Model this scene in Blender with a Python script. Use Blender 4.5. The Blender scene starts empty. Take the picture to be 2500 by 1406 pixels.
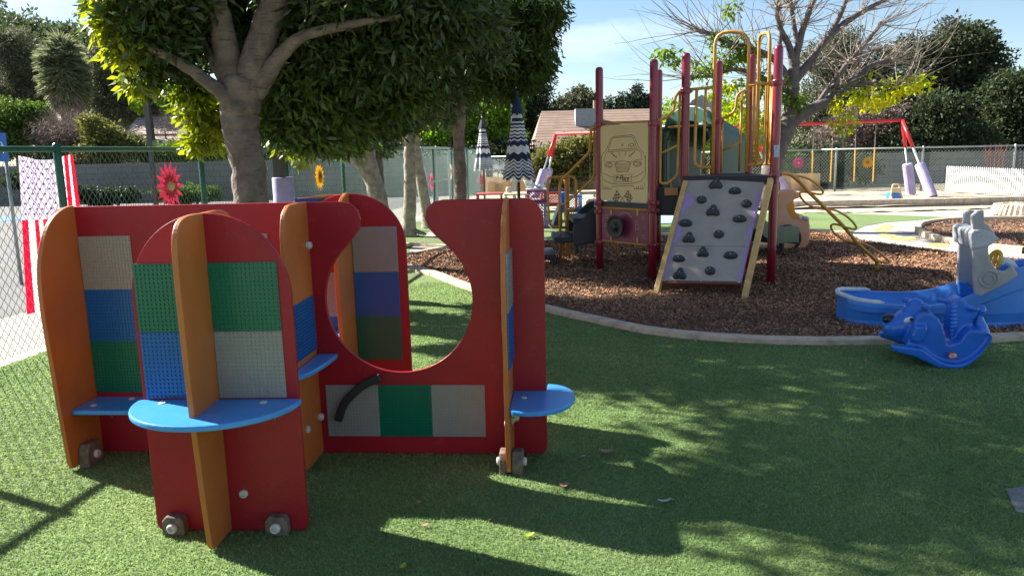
import bpy, bmesh, math, random
import numpy as np
from mathutils import Vector, Matrix
random.seed(11); rng = np.random.default_rng(11)
scene = bpy.context.scene; col = scene.collection

# ------------------------------------------------------------ camera, sky, sun, exposure
CAMH = 1.42; F = 1878.0; CX, CY = 1250.0, 703.0
_d = np.array([1500-CX, 11300-CY, F]); _d /= np.linalg.norm(_d)
_f = np.array([0, 0, 1.])-_d*_d[2]; _f /= np.linalg.norm(_f)
_r = np.cross(_d, _f)
RM = np.array([_r, _f, -_d])
cam_data = bpy.data.cameras.new("camera"); cam = bpy.data.objects.new("camera", cam_data); col.objects.link(cam)
cam_data.sensor_width = 36; cam_data.lens = F/2500*36; cam_data.clip_end = 3000; cam_data.clip_start = .05
M = Matrix(((RM[0,0], -RM[0,1], -RM[0,2], 0), (RM[1,0], -RM[1,1], -RM[1,2], 0), (RM[2,0], -RM[2,1], -RM[2,2], CAMH), (0,0,0,1)))
cam.matrix_world = M
scene.camera = cam
scene.render.resolution_x = 1024; scene.render.resolution_y = 575

SUN_EL = math.radians(35); SUN_AZ = math.radians(153)      # azimuth of the sun counted from +X towards +Y
sd = Vector((math.cos(SUN_AZ)*math.cos(SUN_EL), math.sin(SUN_AZ)*math.cos(SUN_EL), math.sin(SUN_EL)))
world = bpy.data.worlds.new("World"); scene.world = world; world.use_nodes = True
wn = world.node_tree.nodes; wl = world.node_tree.links; wn.clear()
wo = wn.new('ShaderNodeOutputWorld'); bg = wn.new('ShaderNodeBackground'); sky = wn.new('ShaderNodeTexSky')
sky.sky_type = 'NISHITA'; sky.sun_disc = False; sky.sun_elevation = SUN_EL; sky.sun_rotation = math.pi/2-SUN_AZ
sky.air_density = 1.0; sky.dust_density = .15; sky.ozone_density = 2.5
tc = wn.new('ShaderNodeTexCoord'); mp = wn.new('ShaderNodeMapping'); mp.inputs['Scale'].default_value = (1.2, 1.2, 5.5)
nz = wn.new('ShaderNodeTexNoise'); nz.inputs['Scale'].default_value = 2.2; nz.inputs['Detail'].default_value = 9; nz.inputs['Roughness'].default_value = .58
cr = wn.new('ShaderNodeValToRGB'); cr.color_ramp.elements[0].position = .50; cr.color_ramp.elements[1].position = .80
cr.color_ramp.elements[1].color = (.75, .75, .75, 1)
mx = wn.new('ShaderNodeMixRGB'); mx.inputs['Color2'].default_value = (8.6, 9.0, 9.6, 1)
wl.new(tc.outputs['Generated'], mp.inputs['Vector']); wl.new(mp.outputs['Vector'], nz.inputs['Vector'])
wl.new(nz.outputs['Fac'], cr.inputs['Fac']); wl.new(cr.outputs['Color'], mx.inputs['Fac'])
wl.new(sky.outputs['Color'], mx.inputs['Color1']); wl.new(mx.outputs['Color'], bg.inputs['Color'])
wl.new(bg.outputs['Background'], wo.inputs['Surface']); bg.inputs['Strength'].default_value = .05
sl = bpy.data.lights.new("sun", 'SUN'); sl.energy = 5.0; sl.angle = math.radians(.53); sl.color = (1, .95, .86)
sun = bpy.data.objects.new("sun", sl); col.objects.link(sun); sun.rotation_euler = sd.to_track_quat('Z', 'Y').to_euler(); sun.location = (-20, 10, 30)
scene.view_settings.view_transform = 'Standard'; scene.view_settings.look = 'None'
scene.view_settings.exposure = 1.8; scene.view_settings.gamma = 1
scene.render.engine = 'CYCLES'

# ------------------------------------------------------------ photo pixel -> world helpers (2500 x 1406 px)
def ray(px, py): return RM @ np.array([px-CX, py-CY, F])
def G(px, py, z=0.0):
    r = ray(px, py); t = (z-CAMH)/r[2]; return Vector((r[0]*t, r[1]*t, z))
def A(px, py, Y):
    r = ray(px, py); t = Y/r[1]; return Vector((r[0]*t, Y, CAMH+r[2]*t))

# ------------------------------------------------------------ materials
_mats = {}
def mat(name, c, rough=.6, metal=0, var=.12, vs=6., bump=0., bs=40., trans=0., c2=None, rnd=0., spec=.5, coat=0., wear=0., bdist=.01, tv=1.9, thue=.492):
    if name in _mats: return _mats[name]
    m = bpy.data.materials.new(name); m.use_nodes = True; _mats[name] = m
    n = m.node_tree.nodes; l = m.node_tree.links; b = n['Principled BSDF']; out = n['Material Output']
    b.inputs['Roughness'].default_value = rough; b.inputs['Metallic'].default_value = metal
    b.inputs['Specular IOR Level'].default_value = spec
    if coat: b.inputs['Coat Weight'].default_value = coat; b.inputs['Coat Roughness'].default_value = .15
    co = n.new('ShaderNodeTexCoord')
    nt = n.new('ShaderNodeTexNoise'); nt.inputs['Scale'].default_value = vs; nt.inputs['Detail'].default_value = 6; nt.inputs['Roughness'].default_value = .6
    l.new(co.outputs['Object'], nt.inputs['Vector'])
    rp = n.new('ShaderNodeValToRGB'); c = tuple(c)
    dk = c2 if c2 else tuple(max(0, x*(1-var)) for x in c)
    lt = c if c2 else tuple(min(1, x*(1+var)) for x in c)
    rp.color_ramp.elements[0].position = .35; rp.color_ramp.elements[1].position = .65
    rp.color_ramp.elements[0].color = (*dk, 1); rp.color_ramp.elements[1].color = (*lt, 1)
    l.new(nt.outputs['Fac'], rp.inputs['Fac']); last = rp.outputs['Color']
    if rnd:
        at = n.new('ShaderNodeAttribute'); at.attribute_name = 'rnd'
        mr = n.new('ShaderNodeMapRange'); mr.inputs['To Min'].default_value = 1-rnd; mr.inputs['To Max'].default_value = 1+rnd
        l.new(at.outputs['Fac'], mr.inputs['Value'])
        hs = n.new('ShaderNodeHueSaturation'); l.new(mr.outputs['Result'], hs.inputs['Value'])
        m2 = n.new('ShaderNodeMapRange'); m2.inputs['To Min'].default_value = (.5+.008*rnd); m2.inputs['To Max'].default_value = (.5-.02*rnd)
        l.new(at.outputs['Fac'], m2.inputs['Value']); l.new(m2.outputs['Result'], hs.inputs['Hue'])
        l.new(last, hs.inputs['Color']); last = hs.outputs['Color']
    if wear:
        w = n.new('ShaderNodeTexNoise'); w.inputs['Scale'].default_value = 14; w.inputs['Detail'].default_value = 10; w.inputs['Roughness'].default_value = .75
        l.new(co.outputs['Object'], w.inputs['Vector'])
        wr = n.new('ShaderNodeValToRGB'); wr.color_ramp.elements[0].position = .56; wr.color_ramp.elements[1].position = .74
        wr.color_ramp.elements[1].color = (wear, wear, wear, 1)
        l.new(w.outputs['Fac'], wr.inputs['Fac'])
        wm = n.new('ShaderNodeMixRGB'); wm.inputs['Color2'].default_value = (*[min(1, x*.55+.3) for x in c], 1)
        l.new(wr.outputs['Color'], wm.inputs['Fac']); l.new(last, wm.inputs['Color1']); last = wm.outputs['Color']
    l.new(last, b.inputs['Base Color'])
    if bump:
        bn = n.new('ShaderNodeTexNoise'); bn.inputs['Scale'].default_value = bs; bn.inputs['Detail'].default_value = 5
        l.new(co.outputs['Object'], bn.inputs['Vector'])
        bp = n.new('ShaderNodeBump'); bp.inputs['Strength'].default_value = bump; bp.inputs['Distance'].default_value = bdist
        l.new(bn.outputs['Fac'], bp.inputs['Height']); l.new(bp.outputs['Normal'], b.inputs['Normal'])
    if trans:
        tr = n.new('ShaderNodeBsdfTranslucent'); ms = n.new('ShaderNodeMixShader'); ms.inputs['Fac'].default_value = trans
        g = n.new('ShaderNodeHueSaturation'); g.inputs['Saturation'].default_value = 1.1; g.inputs['Value'].default_value = tv; g.inputs['Hue'].default_value = thue
        l.new(last, g.inputs['Color']); l.new(g.outputs['Color'], tr.inputs['Color'])
        l.new(b.outputs['BSDF'], ms.inputs[1]); l.new(tr.outputs['BSDF'], ms.inputs[2]); l.new(ms.outputs['Shader'], out.inputs['Surface'])
    m['_last'] = 1
    return m

def stripes_mat(name, c1, c2, period, axis=2, duty=.5, rough=.7, trans=0., obj=True):
    m = bpy.data.materials.new(name); m.use_nodes = True; n = m.node_tree.nodes; l = m.node_tree.links; b = n['Principled BSDF']
    b.inputs['Roughness'].default_value = rough
    co = n.new('ShaderNodeTexCoord'); sx = n.new('ShaderNodeSeparateXYZ'); l.new(co.outputs['Object'], sx.inputs[0])
    a = n.new('ShaderNodeMath'); a.operation = 'DIVIDE'; a.inputs[1].default_value = period; l.new(sx.outputs[axis], a.inputs[0])
    f = n.new('ShaderNodeMath'); f.operation = 'FRACT'; l.new(a.outputs[0], f.inputs[0])
    g = n.new('ShaderNodeMath'); g.operation = 'GREATER_THAN'; g.inputs[1].default_value = duty; l.new(f.outputs[0], g.inputs[0])
    x = n.new('ShaderNodeMixRGB'); x.inputs['Color1'].default_value = (*c1, 1); x.inputs['Color2'].default_value = (*c2, 1)
    l.new(g.outputs[0], x.inputs['Fac']); l.new(x.outputs['Color'], b.inputs['Base Color'])
    return m

# ------------------------------------------------------------ object bookkeeping
WL = {}
def tag(o, label=None, cat=None, group=None, kind=None):
    if label: o['label'] = label
    if cat: o['category'] = cat
    if group: o['group'] = group
    if kind: o['kind'] = kind
    return o
def thing(name, label, cat, loc=(0,0,0), group=None, rz=0):
    o = bpy.data.objects.new(name, None); col.objects.link(o); o.location = loc; o.rotation_euler = (0,0,rz); o.empty_display_size = .1
    WL[o.name] = Vector(loc); return tag(o, label, cat, group)
def link(name, me, m, parent=None, loc=None):
    o = bpy.data.objects.new(name, me); col.objects.link(o)
    if m is not None and not me.materials: me.materials.append(m)
    if parent is not None: o.parent = parent
    if loc is not None: o.location = loc
    WL[o.name] = (WL[parent.name] if parent is not None else Vector((0,0,0)))+(Vector(loc) if loc is not None else Vector((0,0,0)))
    return o
def copy_tree(o, parent=None):
    c = o.copy(); col.objects.link(c); c.parent = parent
    for ch in list(o.children): copy_tree(ch, c)
    return c
def placed(src, loc, label, rz=0, scale=1, group=None, name=None):
    c = copy_tree(src); c.location = loc; c.rotation_euler = (0, 0, rz); c.scale = (scale,)*3; c['label'] = label
    if group: c['group'] = group
    return c

class MB:
    def __init__(s): s.v = []; s.f = []; s.a = []
    def add(s, vs, fs, r=None):
        k = len(s.v); s.v.extend([tuple(p) for p in vs]); s.f.extend([tuple(i+k for i in f) for f in fs])
        r = random.random() if r is None else r; s.a.extend([r]*len(fs)); return s
    def box(s, c, size, R=None):
        hx, hy, hz = [x/2 for x in size]; c = Vector(c)
        P = [Vector((x*hx, y*hy, z*hz)) for z in (-1,1) for y in (-1,1) for x in (-1,1)]
        if R is not None: P = [R @ p for p in P]
        return s.add([c+p for p in P], [(0,2,3,1),(4,5,7,6),(0,1,5,4),(2,6,7,3),(0,4,6,2),(1,3,7,5)])
    def beam(s, p, q, w, t, up=Vector((0,0,1))):
        p = Vector(p); q = Vector(q); d = (q-p); L = d.length; d.normalize(); x = d.cross(up)
        if x.length < 1e-4: x = Vector((1,0,0))
        x.normalize(); y = x.cross(d)
        R = Matrix((x, d, y)).transposed(); return s.box((p+q)/2, (w, L, t), R)
    def tube(s, pts, r, n=8, caps=True, closed=False):
        pts = [Vector(p) for p in pts]; m = len(pts); rr = r if isinstance(r, (list, tuple)) else [r]*m
        rings = []; pn = None
        for i, p in enumerate(pts):
            if closed: d = pts[(i+1) % m]-pts[i-1]
            else: d = pts[min(i+1, m-1)]-pts[max(i-1, 0)]
            if d.length < 1e-9: d = Vector((0,0,1))
            d.normalize()
            if pn is None: pn = d.orthogonal().normalized()
            else:
                pn = pn-d*pn.dot(d)
                if pn.length < 1e-6: pn = d.orthogonal()
                pn.normalize()
            b = d.cross(pn)
            rings.append([p+(pn*math.cos(2*math.pi*k/n)+b*math.sin(2*math.pi*k/n))*rr[i] for k in range(n)])
        vs = [q for R_ in rings for q in R_]; fs = []
        for i in range(m if closed else m-1):
            j = (i+1) % m
            for k in range(n): fs.append((i*n+k, i*n+(k+1) % n, j*n+(k+1) % n, j*n+k))
        if caps and not closed: fs.append(tuple(range(n-1, -1, -1))); fs.append(tuple((m-1)*n+k for k in range(n)))
        return s.add(vs, fs)
    def prism(s, outline, fn, v0, v1):
        n = len(outline); vs = [fn(a, b, v0) for a, b in outline]+[fn(a, b, v1) for a, b in outline]
        fs = [tuple(range(n)), tuple(range(2*n-1, n-1, -1))]+[(i, i+n, (i+1) % n+n, (i+1) % n) for i in range(n)]
        return s.add(vs, fs)
    def lathe(s, prof, c, n=16, axis=None, close=True):
        c = Vector(c); q = axis.to_track_quat('Z', 'Y') if axis is not None else None
        vs = []
        for r, z in prof:
            for k in range(n):
                p = Vector((r*math.cos(2*math.pi*k/n), r*math.sin(2*math.pi*k/n), z)); vs.append(c+(q @ p if q else p))
        m = len(prof); fs = [(i*n+k, i*n+(k+1) % n, (i+1)*n+(k+1) % n, (i+1)*n+k) for i in range(m-1) for k in range(n)]
        if close: fs += [tuple(range(n-1, -1, -1)), tuple((m-1)*n+k for k in range(n))]
        return s.add(vs, fs)
    def ball(s, c, r, n=12, m=8, R=None):
        r = r if isinstance(r, (tuple, list)) else (r, r, r); c = Vector(c); vs = []
        for i in range(m+1):
            t = math.pi*i/m
            for k in range(n):
                p = Vector((r[0]*math.sin(t)*math.cos(2*math.pi*k/n), r[1]*math.sin(t)*math.sin(2*math.pi*k/n), r[2]*math.cos(t)))
                vs.append(c+(R @ p if R is not None else p))
        return s.add(vs, [(i*n+k, (i+1)*n+k, (i+1)*n+(k+1) % n, i*n+(k+1) % n) for i in range(m) for k in range(n)])
    def build(s, name, m, parent=None, smooth=False, bevel=0, seg=2, center=True, merge=True, local=False, remesh=0, sm_it=0):
        V = np.array(s.v, dtype=float).reshape(-1, 3)
        if parent is not None and not local: V = V-np.array(WL[parent.name])
        loc = None
        if parent is None and center and len(V):
            loc = Vector(((V[:,0].min()+V[:,0].max())/2, (V[:,1].min()+V[:,1].max())/2, V[:,2].min())); V = V-np.array(loc)
        me = bpy.data.meshes.new(name); me.from_pydata(V.tolist(), [], s.f)
        at = me.attributes.new('rnd', 'FLOAT', 'FACE'); at.data.foreach_set('value', np.array(s.a, dtype=np.float32))
        if merge and len(s.v) < 60000:
            bm = bmesh.new(); bm.from_mesh(me); bmesh.ops.remove_doubles(bm, verts=bm.verts, dist=1e-5)
            bmesh.ops.recalc_face_normals(bm, faces=bm.faces); bm.to_mesh(me); bm.free()
        me.update()
        o = link(name, me, m, parent, loc)
        if remesh:
            md = o.modifiers.new('r', 'REMESH'); md.mode = 'VOXEL'; md.voxel_size = remesh; md.use_smooth_shade = True
            if sm_it: ms = o.modifiers.new('s', 'SMOOTH'); ms.factor = .6; ms.iterations = sm_it
        if bevel:
            md = o.modifiers.new('b', 'BEVEL'); md.width = bevel; md.segments = seg; md.limit_method = 'ANGLE'; md.angle_limit = math.radians(40)
        if smooth: 
            for p in me.polygons: p.use_smooth = True
            if bevel or smooth == 'auto': me.shade_smooth if False else None
        return o

def fastmesh(name, V, Fq, rnd, m, parent=None, loc=None, matidx=None, mats=None):
    """V (n,3) float, Fq (k,4 or 3) int: straight numpy upload"""
    V = np.asarray(V, dtype=np.float32); Fq = np.asarray(Fq, dtype=np.int32)
    if parent is not None: V = V-np.array(WL[parent.name], dtype=np.float32)
    if loc is not None: V = V-np.array(loc, dtype=np.float32)
    me = bpy.data.meshes.new(name); k = Fq.shape[1]
    me.vertices.add(len(V)); me.vertices.foreach_set('co', V.ravel())
    me.loops.add(Fq.size); me.loops.foreach_set('vertex_index', Fq.ravel())
    me.polygons.add(len(Fq)); me.polygons.foreach_set('loop_start', np.arange(0, Fq.size, k, dtype=np.int32))
    me.update(calc_edges=True)
    at = me.attributes.new('rnd', 'FLOAT', 'FACE'); at.data.foreach_set('value', np.asarray(rnd, dtype=np.float32))
    if mats:
        for q in mats: me.materials.append(q)
        me.polygons.foreach_set('material_index', np.asarray(matidx, dtype=np.int32))
    return link(name, me, m, parent, loc)

def bez(pts, n=6):
    """Catmull-Rom smoothing of a polyline"""
    P = [Vector(p) for p in pts]; out = []
    for i in range(len(P)-1):
        a = P[max(i-1, 0)]; b = P[i]; c = P[i+1]; d = P[min(i+2, len(P)-1)]
        for k in range(n):
            t = k/n; out.append(.5*((2*b)+(c-a)*t+(2*a-5*b+4*c-d)*t*t+(3*b-a-3*c+d)*t**3))
    out.append(P[-1]); return out
def fillet(pts, r=.04, n=4, closed=False):
    P = [Vector(p) for p in pts]; out = []; m = len(P)
    for i in range(m):
        if not closed and i in (0, m-1): out.append(P[i]); continue
        p = P[i]; a = P[i-1]-p; b = P[(i+1) % m]-p; rr = min(r, a.length*.45, b.length*.45)
        s_ = p+a.normalized()*rr; e = p+b.normalized()*rr
        for k in range(n+1):
            t = k/n; out.append((1-t)**2*s_+2*t*(1-t)*p+t*t*e)
    return out
# ------------------------------------------------------------ palette
RED = mat('red_board', (.29, .009, .018), .42, var=.10, vs=3, bump=.08, bs=90, spec=.35, wear=.10)
ORANGE = mat('orange_board', (.43, .13, .028), .42, var=.10, vs=4, bump=.08, bs=90, wear=.12)
BLUE = mat('blue_board', (.05, .26, .62), .24, var=.08, vs=5, bump=.05, bs=60, wear=.12)
PLG = mat('green_brick_plate', (.0, .135, .075), .28, var=.05)
PLB = mat('blue_brick_plate', (.004, .105, .32), .28, var=.05)
PLY = mat('grey_brick_plate', (.26, .265, .245), .35, var=.05)
PLT = mat('warm_grey_brick_plate', (.30, .275, .225), .35, var=.05)
BOLT = mat('white_bolt_cap', (.50, .49, .44), .45)
WOOD = mat('weathered_brown_wood', (.20, .14, .10), .8, c2=(.09, .065, .05), vs=30, bump=.5)
STEEL = mat('galvanised_steel', (.38, .38, .34), .4, metal=.7)
BLACK = mat('black_plastic', (.02, .02, .022), .5, bump=.1)
CONC = mat('pale_concrete', (.38, .355, .32), .9, c2=(.29, .27, .245), vs=1.3, bump=.3, bs=60)
KERB = mat('kerb_concrete', (.60, .49, .36), .9, c2=(.38, .30, .22), vs=9, bump=.3, bs=60)
ASPH = mat('asphalt', (.15, .145, .14), .9, c2=(.115, .112, .11), vs=1.2, bump=.35, bs=200)
EARTH = mat('dry_earth', (.20, .17, .12), .95, c2=(.12, .11, .07), vs=.5, bump=.4, bs=5)

def sheet(name, pts, z, m, kind='structure', step=None):
    b = MB(); n = len(pts); b.add([(p[0], p[1], z) for p in pts], [tuple(range(n))], .5)
    o = b.build(name, m, merge=False, center=False); o['kind'] = kind
    return o
# ------------------------------------------------------------ ground sheets
sheet('ground', [(-900, -60), (900, -60), (900, 1500), (-900, 1500)], -.012, EARTH)
FX0, FY0, FS = -3.64, 5.28, .13                # chain link fence line x = FX0 + FS*(y-FY0)
def fx(y): return FX0+FS*(y-FY0)
sheet('parking_lot', [(-60, -8), (fx(-8)-1.2, -8), (fx(26)-1.2, 26), (-60, 26)], -.008, ASPH)
sheet('sidewalk', [(fx(-8)-1.35, -8), (fx(-8), -8), (fx(26), 26), (fx(26)-1.35, 26)], -.003, mat('sidewalk_concrete', (.37, .34, .285), .9, c2=(.31, .285, .24), vs=2, bump=.2))
sheet('path', [(fx(-8), -8), (26, -8), (26, 20), (17, 21.5), (9.2, 23), (-.9, 26), (fx(26), 26)], -.004, CONC)

# turf: colour of the fibres varies in soft patches, fine clumpy bump
def turf_mat():
    m = mat('artificial_turf', (.185, .26, .10), .85, c2=(.13, .20, .075), vs=.9, spec=.25)
    n = m.node_tree.nodes; l = m.node_tree.links; b = n['Principled BSDF']; co = n['Texture Coordinate']
    n1 = n.new('ShaderNodeTexNoise'); n1.inputs['Scale'].default_value = 95; n1.inputs['Detail'].default_value = 4; n1.inputs['Roughness'].default_value = .7
    l.new(co.outputs['Object'], n1.inputs['Vector'])
    rp = n.new('ShaderNodeValToRGB'); rp.color_ramp.elements[0].position = .33; rp.color_ramp.elements[1].position = .62
    rp.color_ramp.elements[0].color = (.55, .55, .55, 1); rp.color_ramp.elements[1].color = (1.25, 1.25, 1.1, 1)
    l.new(n1.outputs['Fac'], rp.inputs['Fac'])
    src = b.inputs['Base Color'].links[0].from_socket
    mu = n.new('ShaderNodeMixRGB'); mu.blend_type = 'MULTIPLY'; mu.inputs['Fac'].default_value = 1
    l.new(src, mu.inputs['Color1']); l.new(rp.outputs['Color'], mu.inputs['Color2'])
    # greyish worn area
    w = n.new('ShaderNodeTexNoise'); w.inputs['Scale'].default_value = .55; w.inputs['Detail'].default_value = 5; l.new(co.outputs['Object'], w.inputs['Vector'])
    wr = n.new('ShaderNodeValToRGB'); wr.color_ramp.elements[0].position = .5; wr.color_ramp.elements[1].position = .72; wr.color_ramp.elements[1].color = (.45, .45, .45, 1)
    l.new(w.outputs['Fac'], wr.inputs['Fac'])
    wm = n.new('ShaderNodeMixRGB'); wm.inputs['Color2'].default_value = (.17, .20, .12, 1); l.new(wr.outputs['Color'], wm.inputs['Fac']); l.new(mu.outputs['Color'], wm.inputs['Color1'])
    l.new(wm.outputs['Color'], b.inputs['Base Color'])
    bp = n.new('ShaderNodeBump'); bp.inputs['Strength'].default_value = .9; bp.inputs['Distance'].default_value = .012
    l.new(n1.outputs['Fac'], bp.inputs['Height']); l.new(bp.outputs['Normal'], b.inputs['Normal'])
    return m
TURF = turf_mat()
def gp2(l, z=0): return [tuple(G(x, y, z)[:2]) for x, y in l]
kerb_px = [(975, 650), (1010, 657), (1060, 672), (1130, 700), (1200, 722), (1340, 760), (1450, 785), (1600, 815), (1800, 833), (1980, 839), (2140, 838), (2300, 838), (2500, 828), (2800, 808)]
front = gp2(kerb_px)
turf_edge = [(fx(-3), -3), (fx(16), 16), (-1.6, 16.5), (-1.2, 12.9)]+front+[(9, -3)]
near = [(fx(-3), -3), (fx(16.4), 16.4), (-1.5, 16.4), (-1.55, 11.6), (-1.35, 10.2)]+front+[(9, -3)]
o = sheet('turf', near, 0.0, TURF)
far_t = gp2([(1000, 585), (1060, 577), (1130, 560), (1180, 530), (1330, 515), (1460, 516), (1700, 515), (1960, 518), (2140, 524), (2330, 531), (2240, 537), (2160, 543), (2110, 552), (2070, 571), (1930, 567), (1600, 578), (1325, 594), (1200, 600), (1105, 607)])
sheet('turf', far_t, 0.001, TURF)
mulch_px = [(1325, 596), (1600, 580), (1930, 569), (2070, 573), (2100, 589), (2169, 602), (2334, 620), (2500, 640), (2900, 690)]
bed = front+gp2([(2900, 690), (2500, 640), (2334, 620), (2169, 602), (2100, 589), (2070, 573), (1930, 569), (1600, 580), (1325, 596), (1200, 602), (1105, 611), (1040, 620), (990, 636)])
MUL = mat('mulch_bed_base', (.20, .115, .07), .95, c2=(.10, .055, .035), vs=26, bump=1.0, bs=70, bdist=.02)
sheet('bark_mulch_bed', bed, .005, MUL)
bed2 = gp2([(2240, 560), (2262, 549), (2350, 542), (2500, 540), (2800, 545), (2900, 640), (2600, 632), (2500, 618), (2400, 607), (2300, 590), (2255, 575)])
sheet('bark_mulch_bed', bed2, .006, MUL)
# chips of bark: scattered over the two beds
def inside(P, poly):
    x, y = P[:,0], P[:,1]; c = np.zeros(len(P), bool); n = len(poly)
    for i in range(n):
        x1, y1 = poly[i]; x2, y2 = poly[i-1]
        if y1 == y2: continue
        k = ((y1 > y) != (y2 > y)) & (x < (x2-x1)*(y-y1)/(y2-y1)+x1); c ^= k
    return c
def chips(name, poly, dens, m, size=(.008, .024), zamp=.02, label='', cat=''):
    X = np.array(poly); lo = X.min(0); hi = X.max(0); N = int((hi-lo).prod()*dens); 
    P = rng.random((N, 2))*(hi-lo)+lo; P = P[inside(P, poly)]; n = len(P)
    d = np.hypot(P[:,0], P[:,1]); 
    L = rng.uniform(size[0], size[1], n)*np.clip(d/7, .8, 1.5); W = L*rng.uniform(.25, .6, n)
    th = rng.uniform(0, 2*np.pi, n); tilt = rng.normal(0, .45, (n, 2))
    u = np.stack([np.cos(th), np.sin(th), tilt[:,0]], 1); v = np.stack([-np.sin(th), np.cos(th), tilt[:,1]], 1)
    c = np.stack([P[:,0], P[:,1], .012+rng.random(n)*zamp+.035*np.maximum(0, np.sin(P[:,0]*2.1+1)*np.sin(P[:,1]*1.7))], 1)
    V = np.stack([c-u*L[:,None]/2-v*W[:,None]/2, c+u*L[:,None]/2-v*W[:,None]/2, c+u*L[:,None]/2+v*W[:,None]/2, c-u*L[:,None]/2+v*W[:,None]/2], 1).reshape(-1, 3)
    o = fastmesh(name, V, np.arange(4*n).reshape(-1, 4), rng.random(n), m); return tag(o, label, cat, kind='stuff')
CHIP = mat('bark_chips', (.38, .215, .11), .9, c2=(.16, .088, .046), vs=.8, rnd=.75)
chips('bark_chips', bed, 5200, CHIP, label='reddish brown bark chips loose under the play structure', cat='bark mulch')
chips('bark_chips', bed2, 900, CHIP, label='bark chips in the small round bed beyond the concrete path', cat='bark mulch')
def strays(N):
    i = rng.integers(0, len(front)-1, N); f_ = rng.random(N); Fp = np.array(front); q = Fp[i]*(1-f_[:,None])+Fp[i+1]*f_[:,None]; d = np.abs(rng.normal(0, .35, N))+.06
    P = q-np.stack([q[:,0]*0+.25, q[:,1]*0+.97], 1)*d[:,None]; L = rng.uniform(.008, .024, N); W = L*.4; th = rng.uniform(0, 6.28, N); tl = rng.normal(0, .3, N)
    u = np.stack([np.cos(th), np.sin(th), tl], 1); v = np.stack([-np.sin(th), np.cos(th), tl*0], 1); c = np.stack([P[:,0], P[:,1], np.full(N, .014)], 1)
    V = np.stack([c-u*L[:,None]/2-v*W[:,None]/2, c+u*L[:,None]/2-v*W[:,None]/2, c+u*L[:,None]/2+v*W[:,None]/2, c-u*L[:,None]/2+v*W[:,None]/2], 1).reshape(-1, 3)
    o = fastmesh('stray_chips', V, np.arange(4*N).reshape(-1, 4), rng.random(N), CHIP); tag(o, 'bark chips kicked over the kerb onto the turf', 'bark mulch', kind='stuff')
strays(420)
# kerbs
def kerb(pts, w=.11, h=.045, name='kerb'):
    P = bez([Vector((p[0], p[1], 0)) for p in pts], 5); b = MB(); L = []; R_ = []
    for i, p in enumerate(P):
        d = (P[min(i+1, len(P)-1)]-P[max(i-1, 0)]).normalized(); nrm = Vector((-d.y, d.x, 0)); L.append(p+nrm*w/2); R_.append(p-nrm*w/2)
    n = len(P); vs = []
    for i in range(n):
        vs += [(L[i].x, L[i].y, -.02), (L[i].x, L[i].y, h), (R_[i].x, R_[i].y, h), (R_[i].x, R_[i].y, -.02)]
    fs = [(i*4+k, (i+1)*4+k, (i+1)*4+k+1, i*4+k+1) for i in range(n-1) for k in range(3)]
    b.add(vs, fs, .5); o = b.build(name, KERB, bevel=.006, center=False); o['kind'] = 'structure'; return o
kerb(front); kerb(gp2([(975, 650), (985, 632), (1040, 617), (1105, 607), (1200, 599), (1325, 593), (1600, 577), (1930, 566), (2068, 571)]), .1, .05)
kerb(gp2([(975, 610), (1000, 600), (1060, 603), (1105, 607)]), .08, .05)
kerb(gp2([(975, 668), (1010, 664), (1055, 672)]), .08, .04)
kerb(gp2([(2500, 618), (2400, 607), (2300, 590), (2255, 575), (2240, 561), (2262, 549), (2350, 541), (2500, 539), (2750, 543)]), .1, .08)
# sand pit with its wall
SAND = mat('pale_sand', (.48, .40, .29), .95, c2=(.34, .28, .20), vs=5, bump=.8, bs=25, bdist=.03)
sand_front = gp2([(1180, 520), (1480, 520), (1700, 517), (1930, 512), (2130, 507), (2300, 502), (2500, 498), (2800, 490)])
pit = [(x, y) for x, y in sand_front]+[(26, 21), (17, 21.4), (9.2, 23), (-.9, 26)]
def bumpy(name, poly, z, m, step=.35, amp=.05):
    X = np.array(poly); lo = X.min(0); hi = X.max(0)
    xs = np.arange(lo[0], hi[0]+step, step); ys = np.arange(lo[1], hi[1]+step, step)
    gx, gy = np.meshgrid(xs, ys); Z = z+amp*(rng.random(gx.shape)-.5)
    V = np.stack([gx, gy, Z], -1).reshape(-1, 3); nx = len(xs); ny = len(ys)
    i = (np.arange(ny-1)[:,None]*nx+np.arange(nx-1)[None]).ravel(); Q = np.stack([i, i+1, i+nx+1, i+nx], 1)
    cen = V[Q].mean(1); Q = Q[inside(cen[:,:2], poly)]
    o = fastmesh(name, V, Q, np.zeros(len(Q)), m); o['kind'] = 'structure'; 
    for p in o.data.polygons: p.use_smooth = True
    return o
bumpy('sand', pit, .05, SAND)
b = MB()
W_ = [Vector((*q, 0)) for q in gp2([(1660, 510), (1930, 509), (2130, 505), (2300, 502), (2500, 497), (2900, 487)])]
for p, q in zip(W_[:-1], W_[1:]): b.beam((p+Vector((0,0,.08))), (q+Vector((0,0,.08))), .18, .17)
o = b.build('sand_pit_wall', KERB, center=False, bevel=.01); tag(o, 'long low concrete wall holding the sand under the swing set', 'low wall')
# loose sand spilled in front of it
bumpy('spilled_sand', gp2([(1330, 521), (1700, 519), (1950, 516), (2150, 512), (2400, 503), (2480, 508), (2200, 517), (1950, 522), (1600, 524)]), .012, SAND, .12, .03)

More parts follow.
